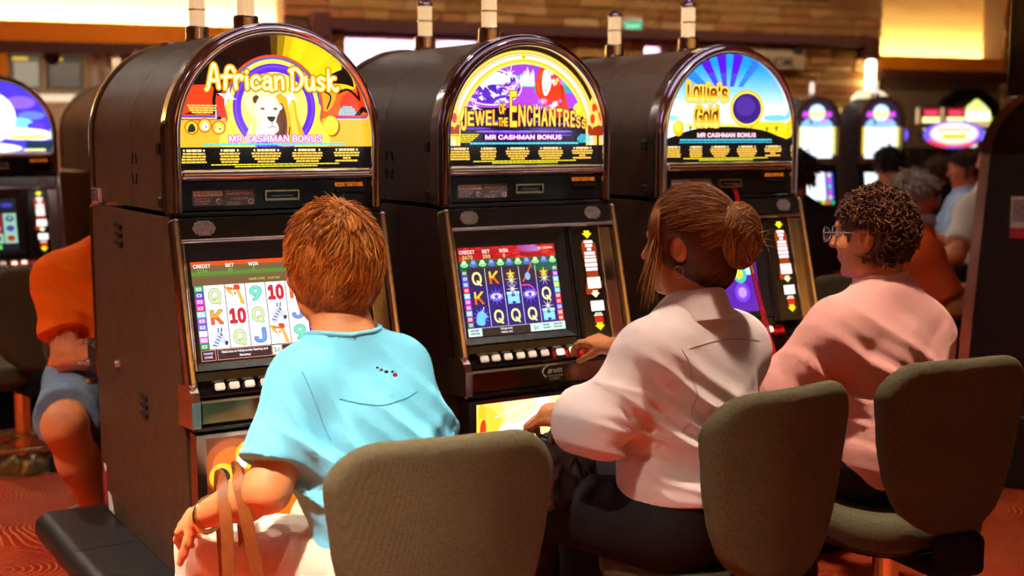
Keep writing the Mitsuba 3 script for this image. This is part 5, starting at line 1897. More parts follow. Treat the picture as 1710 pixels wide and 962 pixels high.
def face_parts(key, B, glasses=None, lips=True):
    pt = lambda x, y, z: B.head + B.HR @ (np.array([x, y, z]) * B.hs)
    for s in (-1, 1):
        e = trimesh.creation.icosphere(2, .0135 * B.hs)
        e.apply_translation(pt(s * .031, .0735, .005))
        k = part(key, 'eye', S(e, 'eye_white', True))
        i = trimesh.creation.icosphere(2, .0070 * B.hs)
        i.apply_translation(pt(s * .031, .0820, .005))
        part(k, 'iris', S(i, 'iris', True))
    if lips:
        part(key, 'lips', S(tube([pt(x, .0885 - 12 * x * x, -.062 + 3 * x * x) for x in np.linspace(-.021, .021, 9)], [.001, .004, .0055, .006, .0062, .006, .0055, .004, .001], 8), 'lip', True))
    if glasses:
        out = []
        for s in (-1, 1):
            out.append(tube([pt(s * (.034 + .026 * math.cos(t)), .114 - .004 * math.cos(t) ** 2, .002 + .020 * math.sin(t)) for t in np.linspace(0, 2 * math.pi, 24, endpoint=False)], .0016, 6, True))
            out.append(tube([pt(s * .060, .110, .008), pt(s * .079, .06, .010), pt(s * .082, .0, .006), pt(s * .080, -.02, -.010)], .0016, 6))
        out.append(tube([pt(-.009, .115, .006), pt(0, .117, .008), pt(.009, .115, .006)], .0016, 6))
        g = part(key, 'glasses', S(cat(*out), glasses, True), label='thin-rimmed glasses')
        for s in (-1, 1):
            part(g, 'lens', S(tm([pt(s * .034, .114, .002)] + [pt(s * (.034 + .025 * math.cos(t)), .114, .002 + .019 * math.sin(t)) for t in np.linspace(0, 2 * math.pi, 20, endpoint=False)], [[0, i + 1, (i + 1) % 20 + 1] for i in range(20)]), 'lens'))


LATER = []           # bodies and clothes, shaped at the end


def build(key, B, h, skin='skin'):
    lo, hi = B.bounds()
    LATER.append((key, 'body', B.body, lo, hi, h, skin, None))


def garment(key, name, f, B, h, mat, label=None):
    lo, hi = B.bounds(.2)
    LATER.append((key, name, f, lo, hi, h, mat, label))


def top_field(B, e, sleeve, hem, fold=(), loose=0.0, collar=0.0, neckline=0.0):
    """a shirt: sleeve = share of the arm it covers (1 = to the elbow, 2 = to the wrist), hem = share of the spine below the neck"""
    L = np.linalg.norm(B.neck - B.pel)

    def f(p):
        d = B.torso(p, e + loose)
        for k in 'LR':
            S_, E_, W_ = (np.array(x, float) for x in B.arms[k][:3])
            if sleeve <= 1:
                u = E_ - S_
                a = np.maximum(cone(p, S_, E_, .058 + e + loose * .5, .054 + e + loose), half(p, S_ + u * sleeve, u))
            else:
                u = W_ - E_
                lo = np.maximum(union([cone(p, E_, E_ * .6 + W_ * .4, .046 + e + loose, .045 + e + loose), cone(p, E_ * .6 + W_ * .4, W_, .045 + e + loose, .032 + e + loose)], .02), half(p, E_ + u * (sleeve - 1), u))
                a = smin(cone(p, S_, E_, .056 * (.5 + .5 * B.bulk) + e + loose, .047 + e + loose), lo, .03)
            d = smin(d, a, .035)
        if collar:
            d = smin(d, np.maximum(cone(p, B.neck - B.a * .03, B.neck + B.a * collar, .074, .068), -half(p, B.neck + B.a * collar, -B.a) - .0), .02)
        d = d + folds(p, fold)
        if neckline:
            d = smax(d, -cone(p, B.neck - B.a * .012, B.head, neckline, neckline), .006)
        cut = half(p, B.pel + B.a * L * hem, -B.a)
        return smax(d, cut, .008)
    return f


def trouser_field(B, e, ankle=.95, waist=.2):
    L = np.linalg.norm(B.neck - B.pel)

    def f(p):
        d = smax(ellip(p, B.pel, (.168 * B.bulk + e, .128 * B.bulk * B.depth + e, .125 + e), B.TR), half(p, B.pel + B.a * L * waist, B.a), .01)
        for k in 'LR':
            g = B.leg(p, k, e)
            if ankle <= 1:
                g = np.maximum(cone(p, B.hip[k], B.knee[k], .092 * (.5 + .5 * B.bulk) + e, .070 * (.5 + .5 * B.bulk) + e), half(p, B.hip[k] + (B.knee[k] - B.hip[k]) * ankle, B.knee[k] - B.hip[k]))
            else:
                g = np.maximum(g, half(p, B.knee[k] + (B.ank[k] - B.knee[k]) * (ankle - 1), B.ank[k] - B.knee[k]))
            d = smin(d, g, .04)
        return d
    return f


def shoes(key, B, mat='black'):
    for k in 'LR':
        a, f = B.ank[k], B.R[:, 1]
        m = surface(lambda p: np.maximum(union([cone(p, a - f * .03 + [0, 0, -.02], a + f * .06 + [0, 0, -.03], .052, .05), cone(p, a + f * .06 + [0, 0, -.035], a + f * .16 + [0, 0, -.05], .048, .036)], .03), half(p, a + [0, 0, .02], (0, 0, 1))), a - .28, a + .28, .009)
        part(key, 'shoe', S(m, mat, True))

# ---- the woman in the aqua shirt
Z3 = np.array([0, 0, 1.0])
w1 = thing('person', 'woman in an aqua short-sleeved shirt with short copper hair, seated at the left machine', 'person')
B1 = Body((.06, 1), (-.150, -.732, .985), (-.075, -.86, .575), (-.152, -.672, 1.157), (-.30, .95, -.10),
          {'L': ((-.238, -.748, .920), (-.345, -.800, .740), (-.412, -.612, .652)), 'R': ((-.040, -.728, .920), (.085, -.575, .74), (.085, -.34, .82))},
          {'L': (-.335, -.44, .53), 'R': (-.06, -.41, .53)}, {'L': (-.36, -.38, .11), 'R': (-.08, -.34, .11)}, bulk=1.0,
          hand=[hand_bones((-.412, -.612, .652), (-.44, -.50, .605), (-.75, .1, .65), -1, (.55, .6, .65, .7), .95), hand_bones((.085, -.34, .82), (.07, -.2, .845), (0, -.2, 1), 1, (.25, .25, .3, .35), .95)])
build(w1, B1, .0062)
f1 = top_field(B1, .017, .80, .10, [((-.03, -.86, .80), .16, (.75, .2, .65), 9, .010, .4), ((-.25, -.86, .74), .12, (.6, 0, .8), 11, .009, 1.2), ((.02, -.86, .70), .16, (-.4, 0, 1), 9, .006, 2.2), ((-.27, -.82, .85), .1, (.9, 0, .3), 12, .004, .2), ((-.20, -.90, .74), .10, (.8, .1, .5), 15, .006, .9), ((.04, -.82, .80), .10, (.8, .1, -.5), 14, .005, .9)], loose=.004, neckline=.074)
garment(w1, 'shirt', f1, B1, .0058, 'aqua_cotton')
garment(w1, 'trousers', trouser_field(B1, .018, 1.9), B1, .008, 'cream_trousers')
shoes(w1, B1, 'white_paint')
# yoke seam and the little embroidered motif on the back
def on_cloth(f, p, d, far=.2):
    """where a line from p along d meets the cloth"""
    p, d = np.asarray(p, float), np.asarray(d, float) / np.linalg.norm(d)
    t = 0.0
    for _ in range(60):
        s = float(f((p + d * t)[None].astype(np.float32))[0])
        t += s * .8
        if abs(s) < .0004 or t > 1.5:
            break
    return p + d * min(t, 1.5)


def seam(f, pts, d, r=.0013):
    return tube([on_cloth(f, q, d) for q in pts], r, 6)


sp = lambda x, z, y=-1.2: (x, y, z)
part(w1, 'seam', S(cat(seam(f1, [sp(x, .898 + 2.2 * (x + .135) ** 2) for x in np.linspace(-.215, -.055, 22)], (0, 1, 0)), seam(f1, [sp(-.275 + .035 * t, .965 - .13 * t) for t in np.linspace(0, 1, 14)], (0, 1, 0))), 'aqua_stitch', True))
em = [on_cloth(f1, sp(x, z), (0, 1, 0)) for x, z in ((-.110, .952), (-.119, .956), (-.126, .961), (-.094, .945), (-.097, .951))]
for q, mt, r in ((em[0], 'ink', .0045), (em[1], 'label_grey', .0040), (em[2], 'ink', .0030), (em[3], 'red_label', .0055), (em[4], 'ink', .0032)):
    m = trimesh.creation.icosphere(1, r)
    m.apply_scale([1, .4, 1])
    part(w1, 'embroidery', S(moved(m, *q), mt, True))
hc, HR = B1.head + B1.HR @ np.array([0, -.014, .002]), B1.HR
hr = np.array([.086, .104, .121])
copper = [lin(112, 54, 14), lin(168, 92, 24), lin(212, 128, 40), lin(236, 168, 80), lin(140, 70, 18)]
keep = lambda q: ((q[:, 2] > -.88 + .2 * (q[:, 1] > 0)) & ((q[:, 1] < .35) | (q[:, 2] > .45)))
q, rt0 = on_skull(hc, HR, hr, 8500, keep, 5)
crown = np.array([.05, -.30, .95])
tang = q - crown
tang -= q * (tang * q).sum(1, keepdims=True)
sw = np.cross(q, crown)
clump = np.sin(q @ np.array([[9.0, 4, 1], [3, -8, 6], [2, 5, 9]]) * 1.3)
dirs = (tang / (np.linalg.norm(tang, axis=1, keepdims=True) + .1) + .45 * sw + .55 * clump + .10 * np.random.default_rng(3).normal(size=q.shape)) @ HR.T
s1 = locks(rt0, dirs, .052, .0017, copper, cling(hc, HR, hr, len(q), .0, .20), 7, .55, 0, .10, 4)
cap1 = cap_set(lambda p: np.maximum(ellip(p, hc, hr, HR) + .006 * np.sin(((p - hc.astype(np.float32)) @ np.array([90, 40, 30], np.float32))), -ellip(p, B1.head + HR @ np.array([0, .085, -.04]), (.066, .07, .085), HR)), hc - .13, hc + .13, .005, copper[:3])
part(w1, 'hair', hair_shape([cap1, s1]), label='short layered copper hair')
face_parts(w1, B1)
part(w1, 'bracelet', S(tube([np.array([-.405, -.625, .656]) + .034 * (math.cos(t) * np.array([.94, .33, 0]) + math.sin(t) * np.array([.1, .3, .95])) for t in np.linspace(0, 2 * math.pi, 26, endpoint=False)], .0055, 8, True), 'gold', True), label='gold bracelet')

def neckband(f, B, r, mat, t=.0055):
    """the ribbed edge of a neckline, laid on the cloth round the neck"""
    ax = B.head - B.neck
    ax /= np.linalg.norm(ax)
    u = np.cross(ax, [0, 1.0, 0])
    u /= np.linalg.norm(u)
    v = np.cross(ax, u)
    pts = np.array([on_cloth(f, B.neck + ax * .13 + (u * math.cos(q) + v * math.sin(q)) * r, -ax) for q in np.linspace(0, 2 * math.pi, 48, endpoint=False)])
    for _ in range(6):
        pts = (np.roll(pts, 1, 0) + pts * 2 + np.roll(pts, -1, 0)) / 4
    return S(tube(pts, t, 8, True), mat, True)


part(w1, 'neckband', neckband(f1, B1, .079, 'aqua_cotton'))

# her brown handbag hanging from the forearm
bag = thing('handbag', 'brown leather handbag hanging by two long straps from the arm of the woman in aqua', 'bag')


def strap(pts, w=.013, t=.0022):
    p = spline(pts, 40)
    tan = np.gradient(p, axis=0)
    n = np.cross(tan, np.array([.52, .85, 0]))
    return sweep(p, [(-w, -t), (w, -t), (w, t), (-w, t)], n)


part(bag, 'strap', S(strap([(-.400, -.735, .25), (-.414, -.765, .5), (-.416, -.768, .66), (-.412, -.738, .736), (-.390, -.660, .744), (-.375, -.61, .67), (-.365, -.60, .5), (-.36, -.60, .25)], .012), 'leather', 30))
part(bag, 'strap', S(strap([(-.330, -.765, .25), (-.355, -.80, .48), (-.386, -.806, .665), (-.394, -.778, .756), (-.366, -.69, .766), (-.342, -.64, .70), (-.330, -.63, .5), (-.325, -.63, .25)], .012), 'leather', 30))
part(bag, 'bag_body', S(surface(lambda p: rounded(rounded(np.abs(p[:, 0] + .36) - .14, np.abs(p[:, 1] + .655) - .06 - .25 * (.3 - p[:, 2]).clip(0, .2), .04), np.abs(p[:, 2] - .16) - .12, .03), (-.55, -.85, .02), (-.2, -.5, .32), .010), 'leather', True))

# ---- the woman in the rose jacket
w2 = thing('person', 'woman in a pale rose jacket, brown hair in a bun, pressing a button', 'person')
B2 = Body((-.22, .975), (.668, -.825, .985), (.640, -.875, .57), (.687, -.785, 1.166), (-.50, .86, -.06),
          {'L': ((.530, -.855, .918), (.405, -.850, .790), (.372, -.690, .785)), 'R': ((.800, -.815, .912), (.950, -.610, .77), (.825, -.305, .846))},
          {'L': (.445, -.50, .52), 'R': (.66, -.44, .53)}, {'L': (.42, -.42, .11), 'R': (.68, -.38, .11)}, bulk=1.0,
          hand=[hand_bones((.825, -.305, .846), (.792, -.18, .868), (-.25, -.15, .95), -1, (.55, .62, .75, .85), .95, thumb=(.78, .35, -.62), tcurl=.2),
                hand_bones((.372, -.690, .785), (.37, -.59, .74), (-.4, 0, .9), 1, (.4, .4, .45, .5), .95)])
build(w2, B2, .0056)
f2 = top_field(B2, .020, 1.55, .06, [((.52, -.93, .80), .13, (.65, 0, .75), 9, .009, .3), ((.46, -.88, .80), .08, (.5, .2, 1), 13, .006, 1.0), ((.66, -.95, .66), .16, (.35, 0, 1), 10, .011, 2.0), ((.60, -.95, .80), .14, (.6, 0, .8), 8, .008, .8), ((.42, -.90, .74), .07, (.3, 0, 1), 17, .006, .3), ((.60, -.92, .72), .09, (.55, 0, .85), 16, .007, 1.4), ((.74, -.95, .74), .10, (-.3, 0, 1), 13, .005, .7)], loose=.008)
garment(w2, 'jacket', f2, B2, .0056, 'rose_linen')
garment(w2, 'trousers', trouser_field(B2, .018, 1.95), B2, .008, 'black_trousers')
shoes(w2, B2)
part(w2, 'seam', S(cat(seam(f2, [(.545 - .012 * t + .03 * math.sin(t * 3), -1.25, .955 - .18 * t) for t in np.linspace(0, 1, 18)], (0, 1, 0)), seam(f2, [(x, -1.25, .962 - .9 * (x - .67) ** 2) for x in np.linspace(.57, .80, 20)], (0, 1, 0))), 'rose_stitch', True))
hc, HR = B2.head + B2.HR @ np.array([0, -.014, .020]), B2.HR
hr = np.array([.091, .110, .116])
brown = [lin(62, 30, 14), lin(104, 54, 24), lin(146, 86, 38), lin(188, 124, 64), lin(80, 40, 18)]
keep = lambda q: (q[:, 2] > -.45 - .35 * q[:, 1] * (q[:, 1] < 0)) & ((q[:, 1] < .35) | (q[:, 2] > .35)) & ~((np.abs(q[:, 0]) > .55) & (q[:, 2] < .12) & (q[:, 1] > -.40))
q, rt0 = on_skull(hc, HR, hr, 6500, keep, 8)
bunq = np.array([.0, -.97, .26])
bun = hc + HR @ (np.array([.0, -.108, -.005]))
tang = bunq - q
tang -= q * (tang * q).sum(1, keepdims=True)
s2 = locks(rt0, (tang / (np.linalg.norm(tang, axis=1, keepdims=True) + 1e-6) + .10 * np.random.default_rng(2).normal(size=q.shape)) @ HR.T,   .10, .0014, brown, cling(hc, HR, hr, len(q), .0, .035), 8, .0, 0, .04, 3)
cap2 = cap_set(lambda p: np.maximum(smin(ellip(p, hc, hr, HR), ellip(p, B2.head + HR @ np.array([0, -.045, -.055]), (.060, .06, .06), HR), .03), np.maximum(-ellip(p, B2.head + HR @ np.array([0, .088, -.03]), (.066, .07, .085), HR), -np.minimum(ellip(p, B2.head + HR @ np.array([-.088, -.002, -.014]), (.026, .027, .037), HR), ellip(p, B2.head + HR @ np.array([.088, -.002, -.014]), (.026, .027, .037), HR)))), hc - .15, hc + .15, .005, brown[:2])
gb = np.random.default_rng(9)
bq = gb.normal(size=(2600, 3))
bq /= np.linalg.norm(bq, axis=1, keepdims=True)
br = np.array([.060, .050, .074])
bp = bq * br @ HR.T + bun
sb = locks(bp, (np.cross(bq, [.25, 1, .1]) + .15 * gb.normal(size=bq.shape)) @ HR.T, .085, .0015, brown, cling(bun, HR, br, len(bq), .0, .05), 8, .0, 0, .12, 5)
capb = cap_set(lambda p: ellip(p, bun, br, HR), bun - .08, bun + .08, .005, brown[:2])
fq = np.random.default_rng(1)
fr = np.array([[-.55 - .10 * a, .52 + .05 * b, .62 + .06 * c_] for a, b, c_ in fq.normal(size=(90, 3))])
fr /= np.linalg.norm(fr, axis=1, keepdims=True)
cl = cling(hc, HR, hr, 90, .02, .06)
sf = locks(fr * hr @ HR.T + hc, (np.array([-.5, .15, -1]) + .08 * fq.normal(size=(90, 3))) @ HR.T, .215, .0019, brown[1:4], lambda p, t: cl(p, t) if t < .42 else p, 12, .55, 0, .05, 6)
tq = np.random.default_rng(15)
tr = np.array([[.05 * a, -.085, -.03 + .02 * b] for a, b in tq.normal(size=(26, 2))])
st = locks(bun + tr @ HR.T * .5, (tq.normal(size=(26, 3)) + [0, -.5, .6]) @ HR.T, .035, .0012, brown[2:4], None, 6, .4, 0, .3, 7)
nc, nr = B2.head + HR @ np.array([0, -.045, -.055]), np.array([.062, .063, .062])
nq, nroot = on_skull(nc, HR, nr, 500, lambda q: (q[:, 1] < .15) & (q[:, 2] < .5) & (q[:, 2] > -.85), 17)
sn = locks(nroot, (bun - nroot) + .02 * np.random.default_rng(4).normal(size=nroot.shape), .06, .0020, [brown[0], brown[4], brown[1]], cling(nc, HR, nr, len(nq), .0, .04), 6, .0, 0, .05, 3)
part(w2, 'hair', hair_shape([cap2, sn, s2, capb, sb, sf, st]), label='brown hair pinned into a loose bun')
face_parts(w2, B2)
ep = B2.head + HR @ np.array([-.082, -.006, -.046])
part(w2, 'earring', S(tube([ep + HR @ np.array([-.003, .012 * math.cos(t), -.012 + .013 * math.sin(t)]) for t in np.linspace(0, 2 * math.pi, 24, endpoint=False)], .0014, 6, True), 'steel', True), label='silver hoop earring')

hb = thing('handbag', 'black leather handbag on the lap of the woman in the rose jacket', 'bag')
bc = np.array([.418, -.655, .655])
part(hb, 'bag_body', S(surface(lambda p: rounded(rounded(np.abs((p - bc.astype(np.float32)) @ np.array([.9, .43, 0], np.float32)) - .125 + .12 * (p[:, 2] - .6).clip(0, 1), np.abs((p - bc.astype(np.float32)) @ np.array([-.43, .9, 0], np.float32)) - .050, .04), np.abs(p[:, 2] - .645) - .085, .035) + .0025 * np.sin(p[:, 2] * 120 + 9 * np.sin(p[:, 0] * 40)), bc - .2, bc + .2, .007), 'black_leather', True))
part(hb, 'handle', S(tube(spline([bc + [-.06, -.05, .05], bc + [-.05, -.065, .11], bc + [.03, -.03, .13], bc + [.08, .0, .09], bc + [.085, .005, .05]], 26), .008, 8), 'black_leather', True))
part(hb, 'buckle', S(cat(*[tube([bc + np.array([.125 + .016 * i, .0 - .02 * i, .035 + .006 * (i % 2)]) + .011 * (math.cos(t) * np.array([.8, -.5, .2 * (i % 2)]) + math.sin(t) * np.array([0, .2, 1])) for t in np.linspace(0, 2 * math.pi, 16, endpoint=False)], .0028, 6, True) for i in range(-1, 4)]), 'steel', True), label='silver ring chain')

# ---- the woman in the peach sweatshirt
w3 = thing('person', 'woman in a peach sweatshirt with short curly brown hair and glasses, at the third machine', 'person')
B3 = Body((-.10, .995), (1.440, -.692, .978), (1.435, -.735, .575), (1.418, -.655, 1.150), (-.42, .90, -.05),
          {'L': ((1.272, -.690, .893), (1.165, -.600, .74), (1.215, -.395, .735)), 'R': ((1.552, -.705, .872), (1.715, -.58, .72), (1.70, -.33, .80))},
          {'L': (1.33, -.36, .53), 'R': (1.54, -.33, .53)}, {'L': (1.33, -.28, .11), 'R': (1.55, -.26, .11)}, bulk=1.09,
          hand=[hand_bones((1.215, -.395, .735), (1.25, -.28, .72), (-.4, 0, .9), 1, (.35, .35, .4, .45), .95), hand_bones((1.70, -.33, .80), (1.67, -.2, .835), (0, -.2, 1), 1, (.25, .3, .3, .35), .95)])
build(w3, B3, .0066)
f3 = top_field(B3, .022, 1.9, -.20, [((1.36, -.80, .80), .15, (.6, 0, .8), 9, .010, .4), ((1.24, -.70, .78), .12, (.7, 0, .6), 11, .008, 1.2), ((1.42, -.85, .66), .15, (.2, 0, 1), 10, .006, 2.2), ((1.50, -.80, .80), .14, (.5, 0, -.8), 9, .006, .2), ((1.28, -.74, .68), .09, (.4, 0, 1), 15, .006, .2)], loose=.010, neckline=.064)
garment(w3, 'sweatshirt', f3, B3, .0066, 'peach_fleece')
garment(w3, 'trousers', trouser_field(B3, .016, 1.95), B3, .010, 'dark_cloth')
shoes(w3, B3)
part(w3, 'neckband', neckband(f3, B3, .070, 'peach_fleece', .007))
part(w3, 'seam', S(seam(f3, [(x, -1.2, .515) for x in np.linspace(1.34, 1.52, 22)], (0, 1, 0), .0022), 'peach_stitch', True))
hc, HR = B3.head + B3.HR @ np.array([0, -.014, .014]), B3.HR
hr = np.array([.083, .101, .104])
umber = [lin(48, 24, 12), lin(72, 38, 20), lin(96, 54, 28), lin(128, 78, 42), lin(60, 30, 16)]
keep = lambda q: (q[:, 2] > -.85) & ((q[:, 1] < .30) | (q[:, 2] > .35)) & ~((np.abs(q[:, 0]) > .72) & (q[:, 2] < .05) & (q[:, 1] > -.45))
q, rt0 = on_skull(hc, HR, hr, 3400, keep, 12)
g3 = np.random.default_rng(4)
s3 = locks(rt0, (np.cross(q, g3.normal(size=q.shape)) + .5 * q) @ HR.T, .050, .0022, umber, push_out(hc, HR, hr * .98, .0), 9, .1, .62, .1, 6)
cap3 = cap_set(lambda p: np.maximum(ellip(p, hc, hr, HR) + .004 * np.sin((p - hc.astype(np.float32)) @ np.array([200, 60, 80], np.float32)) * np.sin((p - hc.astype(np.float32)) @ np.array([-50, 210, 120], np.float32)), np.maximum(-ellip(p, B3.head + HR @ np.array([0, .09, -.035]), (.07, .07, .085), HR), -np.minimum(ellip(p, B3.head + HR @ np.array([-.085, .005, -.02]), (.03, .04, .042), HR), ellip(p, B3.head + HR @ np.array([.085, .005, -.02]), (.03, .04, .042), HR)))), hc - .13, hc + .13, .005, umber[:3])
part(w3, 'hair', hair_shape([cap3, s3]), label='short curly brown hair')
face_parts(w3, B3, 'steel')


# the turned-down collar of the rose jacket
cm = lathe([(.064, .046), (.067, .054), (.072, .052), (.088, .012), (.098, -.016), (.094, -.019), (.080, .006), (.066, .040), (.064, .046)], 40)
cf = np.stack([B2.TR[:, 0], B2.TR[:, 1], B2.a], 1)
nv = cm.vertices.copy()
nv[:, 2] += .018 * np.sin(np.arctan2(nv[:, 1], nv[:, 0])) * -1
part(w2, 'collar', S(tm(nv @ cf.T + B2.neck + B2.a * .012 + B2.TR[:, 1] * -.004, cm.faces), 'rose_linen', 40), label='turned-down collar')

# the red coil cord from the card reader of the third machine to the woman in peach
cord = thing('coil_cord', 'red coiled card cord stretched down from the third machine', 'cord')
c0, c1 = np.array([1.486, -.028, 1.250]), np.array([1.140, -.600, .815])
ax = (c1 - c0) / np.linalg.norm(c1 - c0)
e1 = np.cross(ax, Z3)
e1 /= np.linalg.norm(e1)
e2 = np.cross(ax, e1)
u = np.linspace(0, 1, 1500)
sagz = -.02 * np.sin(np.pi * u)
part(cord, 'coil', S(tube([c0 + (c1 - c0) * t + Z3 * sg + .0058 * (math.cos(t * 640) * e1 + math.sin(t * 640) * e2) for t, sg in zip(u, sagz)], .0019, 5), 'red_plastic', True))
part(cord, 'clip', S(cat(tube([c0, c0 + [0, -.008, .004], c0 + [0, -.004, .012], c0 + [0, .012, .010]], .0022, 6), bx(1.470, 1.502, -.05, -.012, 1.259, 1.262)), 'steel', True))

# ---- the man in the orange T-shirt, seated at the back of the first machine
mo = thing('person', 'man in an orange T-shirt and denim shorts, half hidden by the brown-sided machine', 'person')
B4 = Body((.12, -1), (-.09, 1.27, 1.02), (-.09, 1.36, .58), (-.08, 1.20, 1.19), (.1, -1, -.1),
          {'R': ((-.262, 1.29, .935), (-.278, 1.16, .700), (-.165, .94, .75)), 'L': ((.09, 1.27, .935), (.15, 1.12, .73), (.06, .92, .76))},
          {'R': (-.350, .90, .535), 'L': (.05, .94, .53)}, {'R': (-.19, 1.03, .12), 'L': (.06, 1.0, .10)}, bulk=1.14, depth=1.15,
          hand=[hand_bones((-.165, .94, .75), (-.14, .85, .74), (0, .1, 1), -1, (.3, .3, .35, .4), 1.05), hand_bones((.06, .92, .76), (.05, .83, .75), (0, .1, 1), 1, (.3, .3, .35, .4), 1.05)])
build(mo, B4, .008, 'skin_ruddy')
f4 = top_field(B4, .018, .72, .12, [((-.22, 1.2, .86), .14, (.5, .2, .8), 9, .008, .4), ((-.2, 1.2, .7), .14, (.2, 0, 1), 10, .006, 1.4)], loose=.012)
garment(mo, 'shirt', f4, B4, .008, 'orange_cotton')
garment(mo, 'shorts', trouser_field(B4, .024, .86, .14), B4, .008, 'denim')
shoes(mo, B4)
face_parts(mo, B4)
hc, HR = B4.head + B4.HR @ np.array([0, -.014, .028]), B4.HR
part(mo, 'hair', hair_shape([cap_set(lambda p: np.maximum(ellip(p, hc, (.082, .102, .094), HR), -ellip(p, B4.head + HR @ np.array([0, .09, -.04]), (.066, .08, .09), HR)), hc - .13, hc + .13, .007, umber[:3])]))


# ---- people further back
def sitter(label, neck, head, hF, F, cloth, hair_cols, h=.011, skin='skin', bulk=1.0, sleeve=.8, glasses=None, beard=None, arms=None, hr=(.082, .104, .097), n=500, bald=0.0, group=None):
    key = thing('person', label, 'person', group)
    R = frame((F[0], F[1], 0))
    r, f = R[:, 0], R[:, 1]
    neck = np.array(neck, float)
    pel = np.array([neck[0], neck[1], neck[2] - .44]) - f * .06
    sh = {k: neck + s * r * .175 * bulk + [0, 0, -.085] for k, s in (('L', -1), ('R', 1))}
    A = {k: (sh[k], sh[k] + s * r * .05 + f * .12 + [0, 0, -.22], sh[k] - s * r * .02 + f * .34 + [0, 0, -.18]) for k, s in (('L', -1), ('R', 1))}
    A.update(arms or {})
    kn = {k: pel + s * r * .11 + f * .44 + [0, 0, -.02] for k, s in (('L', -1), ('R', 1))}
    an = {k: np.array([*(kn[k] - f * .04)[:2], .11]) for k in 'LR'}
    B = Body(F, neck, pel, head, hF, A, kn, an, bulk)
    B.hands = [hand_bones(A[k][2], A[k][2] + f * .1 + [0, 0, -.03], (0, 0, 1), {'L': 1, 'R': -1}[k], (.3, .3, .35, .4)) for k in 'LR']
    build(key, B, h, skin)
    garment(key, 'shirt', top_field(B, .018, sleeve, .02, [(neck - [0, 0, .2], .2, (.5, .3, .8), 8, .006, 1.0)], loose=.01), B, h, cloth)
    garment(key, 'trousers', trouser_field(B, .016, 1.95), B, h * 1.2, 'dark_cloth')
    shoes(key, B)
    face_parts(key, B, glasses)
    hc, HR = B.head + B.HR @ np.array([0, -.014, .024]), B.HR
    hr = np.array(hr)
    keep = lambda q: (q[:, 2] > -.55 + bald) & ((q[:, 1] < .30) | (q[:, 2] > .40))
    q, rt0 = on_skull(hc, HR, hr * .99, n, keep, 21)
    t = np.array([0, -.5, .8]) * -1 + q * .9
    sets = [cap_set(lambda p: np.maximum(np.maximum(ellip(p, hc, hr, HR), half(p, hc + HR @ np.array([0, 0, -.075 + bald * .05]), -HR[:, 2])), -ellip(p, B.head + HR @ np.array([0, .092, -.035]), (.07, .075, .085), HR)), hc - .13, hc + .13, .007, hair_cols[:2]),
            locks(rt0, (t + .3 * np.random.default_rng(3).normal(size=q.shape)) @ HR.T, .05, .004, hair_cols, push_out(hc, HR, hr, .03), 6, .4, 0, .2, 5)]
    part(key, 'hair', hair_shape(sets))
    if beard:
        bc_ = B.head + HR @ np.array([0, .050, -.075])
        q2, r2 = on_skull(bc_, HR, np.array([.058, .052, .050]), 420, lambda q: (q[:, 2] < .25) & (q[:, 1] > -.2), 31)
        part(key, 'beard', hair_shape([cap_set(lambda p: np.maximum(ellip(p, bc_, (.057, .05, .048), HR), half(p, bc_ + HR @ np.array([0, 0, .012]), HR[:, 2])), bc_ - .08, bc_ + .08, .006, beard[:2]),
                                       locks(r2, (q2 * .5 + [0, .3, -1]) @ HR.T, .03, .003, beard, None, 5, .3, 0, .1, 8)]), label='short white beard')
    return key, B


grey = [lin(150, 126, 100), lin(214, 196, 170), lin(236, 226, 210), lin(120, 96, 74)]
sitter('white-bearded man with glasses in an orange-red T-shirt, beyond the woman in peach', (3.46, .985, .955), (3.445, .995, 1.125), (.70, -.68, -.12), (.78, -.60), 'coral_cotton', grey, .009, 'skin_ruddy', 1.12, .82, 'steel', [lin(190, 176, 160), lin(240, 232, 222), lin(220, 208, 196)])
sitter('man in a pale blue shirt with cropped dark hair, facing left at the far right', (5.59, 2.46, 1.03), (5.575, 2.47, 1.19), (-.80, .55, -.1), (-.75, .6), 'sky_cotton', [lin(46, 32, 28), lin(80, 58, 48), lin(60, 44, 36)], .012, 'skin_ruddy', 1.1, .95, hr=(.078, .10, .09))
sitter('person in a white T-shirt partly hidden by the dark machine at the right', (4.49, 1.40, 1.11), (4.53, 1.40, 1.28), (-.4, .9, -.1), (-.45, .89), 'white_cotton', [lin(60, 36, 22), lin(96, 60, 38)], .012, 'skin', 1.1, .75, arms={'L': ((4.31, 1.37, 1.01), (4.145, 1.32, .80), (4.13, 1.54, .78))})
sitter('person with black hair whose head hides part of the second far machine', (5.50, 3.05, 1.04), (5.50, 3.03, 1.205), (.3, .95, -.1), (.3, .95), 'dark_cloth', [lin(18, 12, 12), lin(40, 28, 26)], .012)
sitter('person with long brown hair and dark clothes, far back between two seated people', (6.98, 3.86, .95), (6.98, 3.88, 1.11), (.5, .86, 0), (.5, .86), 'dark_cloth', [lin(70, 42, 28), lin(110, 70, 46)], .014)
sitter('dark figure in shadow just right of the third machine', (3.02, 1.32, 1.07), (3.02, 1.33, 1.225), (.5, .85, 0), (.5, .85), 'dark_cloth', [lin(24, 14, 12), lin(46, 28, 22)], .012)

for key, name, f, lo, hi, h, mat, label in LATER:
    part(key, name, S(biggest(surface(f, lo, hi, h)), mat, True), label=label)

# ------------------------------------------------------------------ further back: machines, signs, boards
tall_machine('narrow arched slot machine just right of the third machine, glowing white', 5.67, 3.88, -24)
tall_machine('narrow arched slot machine glowing white behind the black-haired head', 6.07, 3.64, -24)


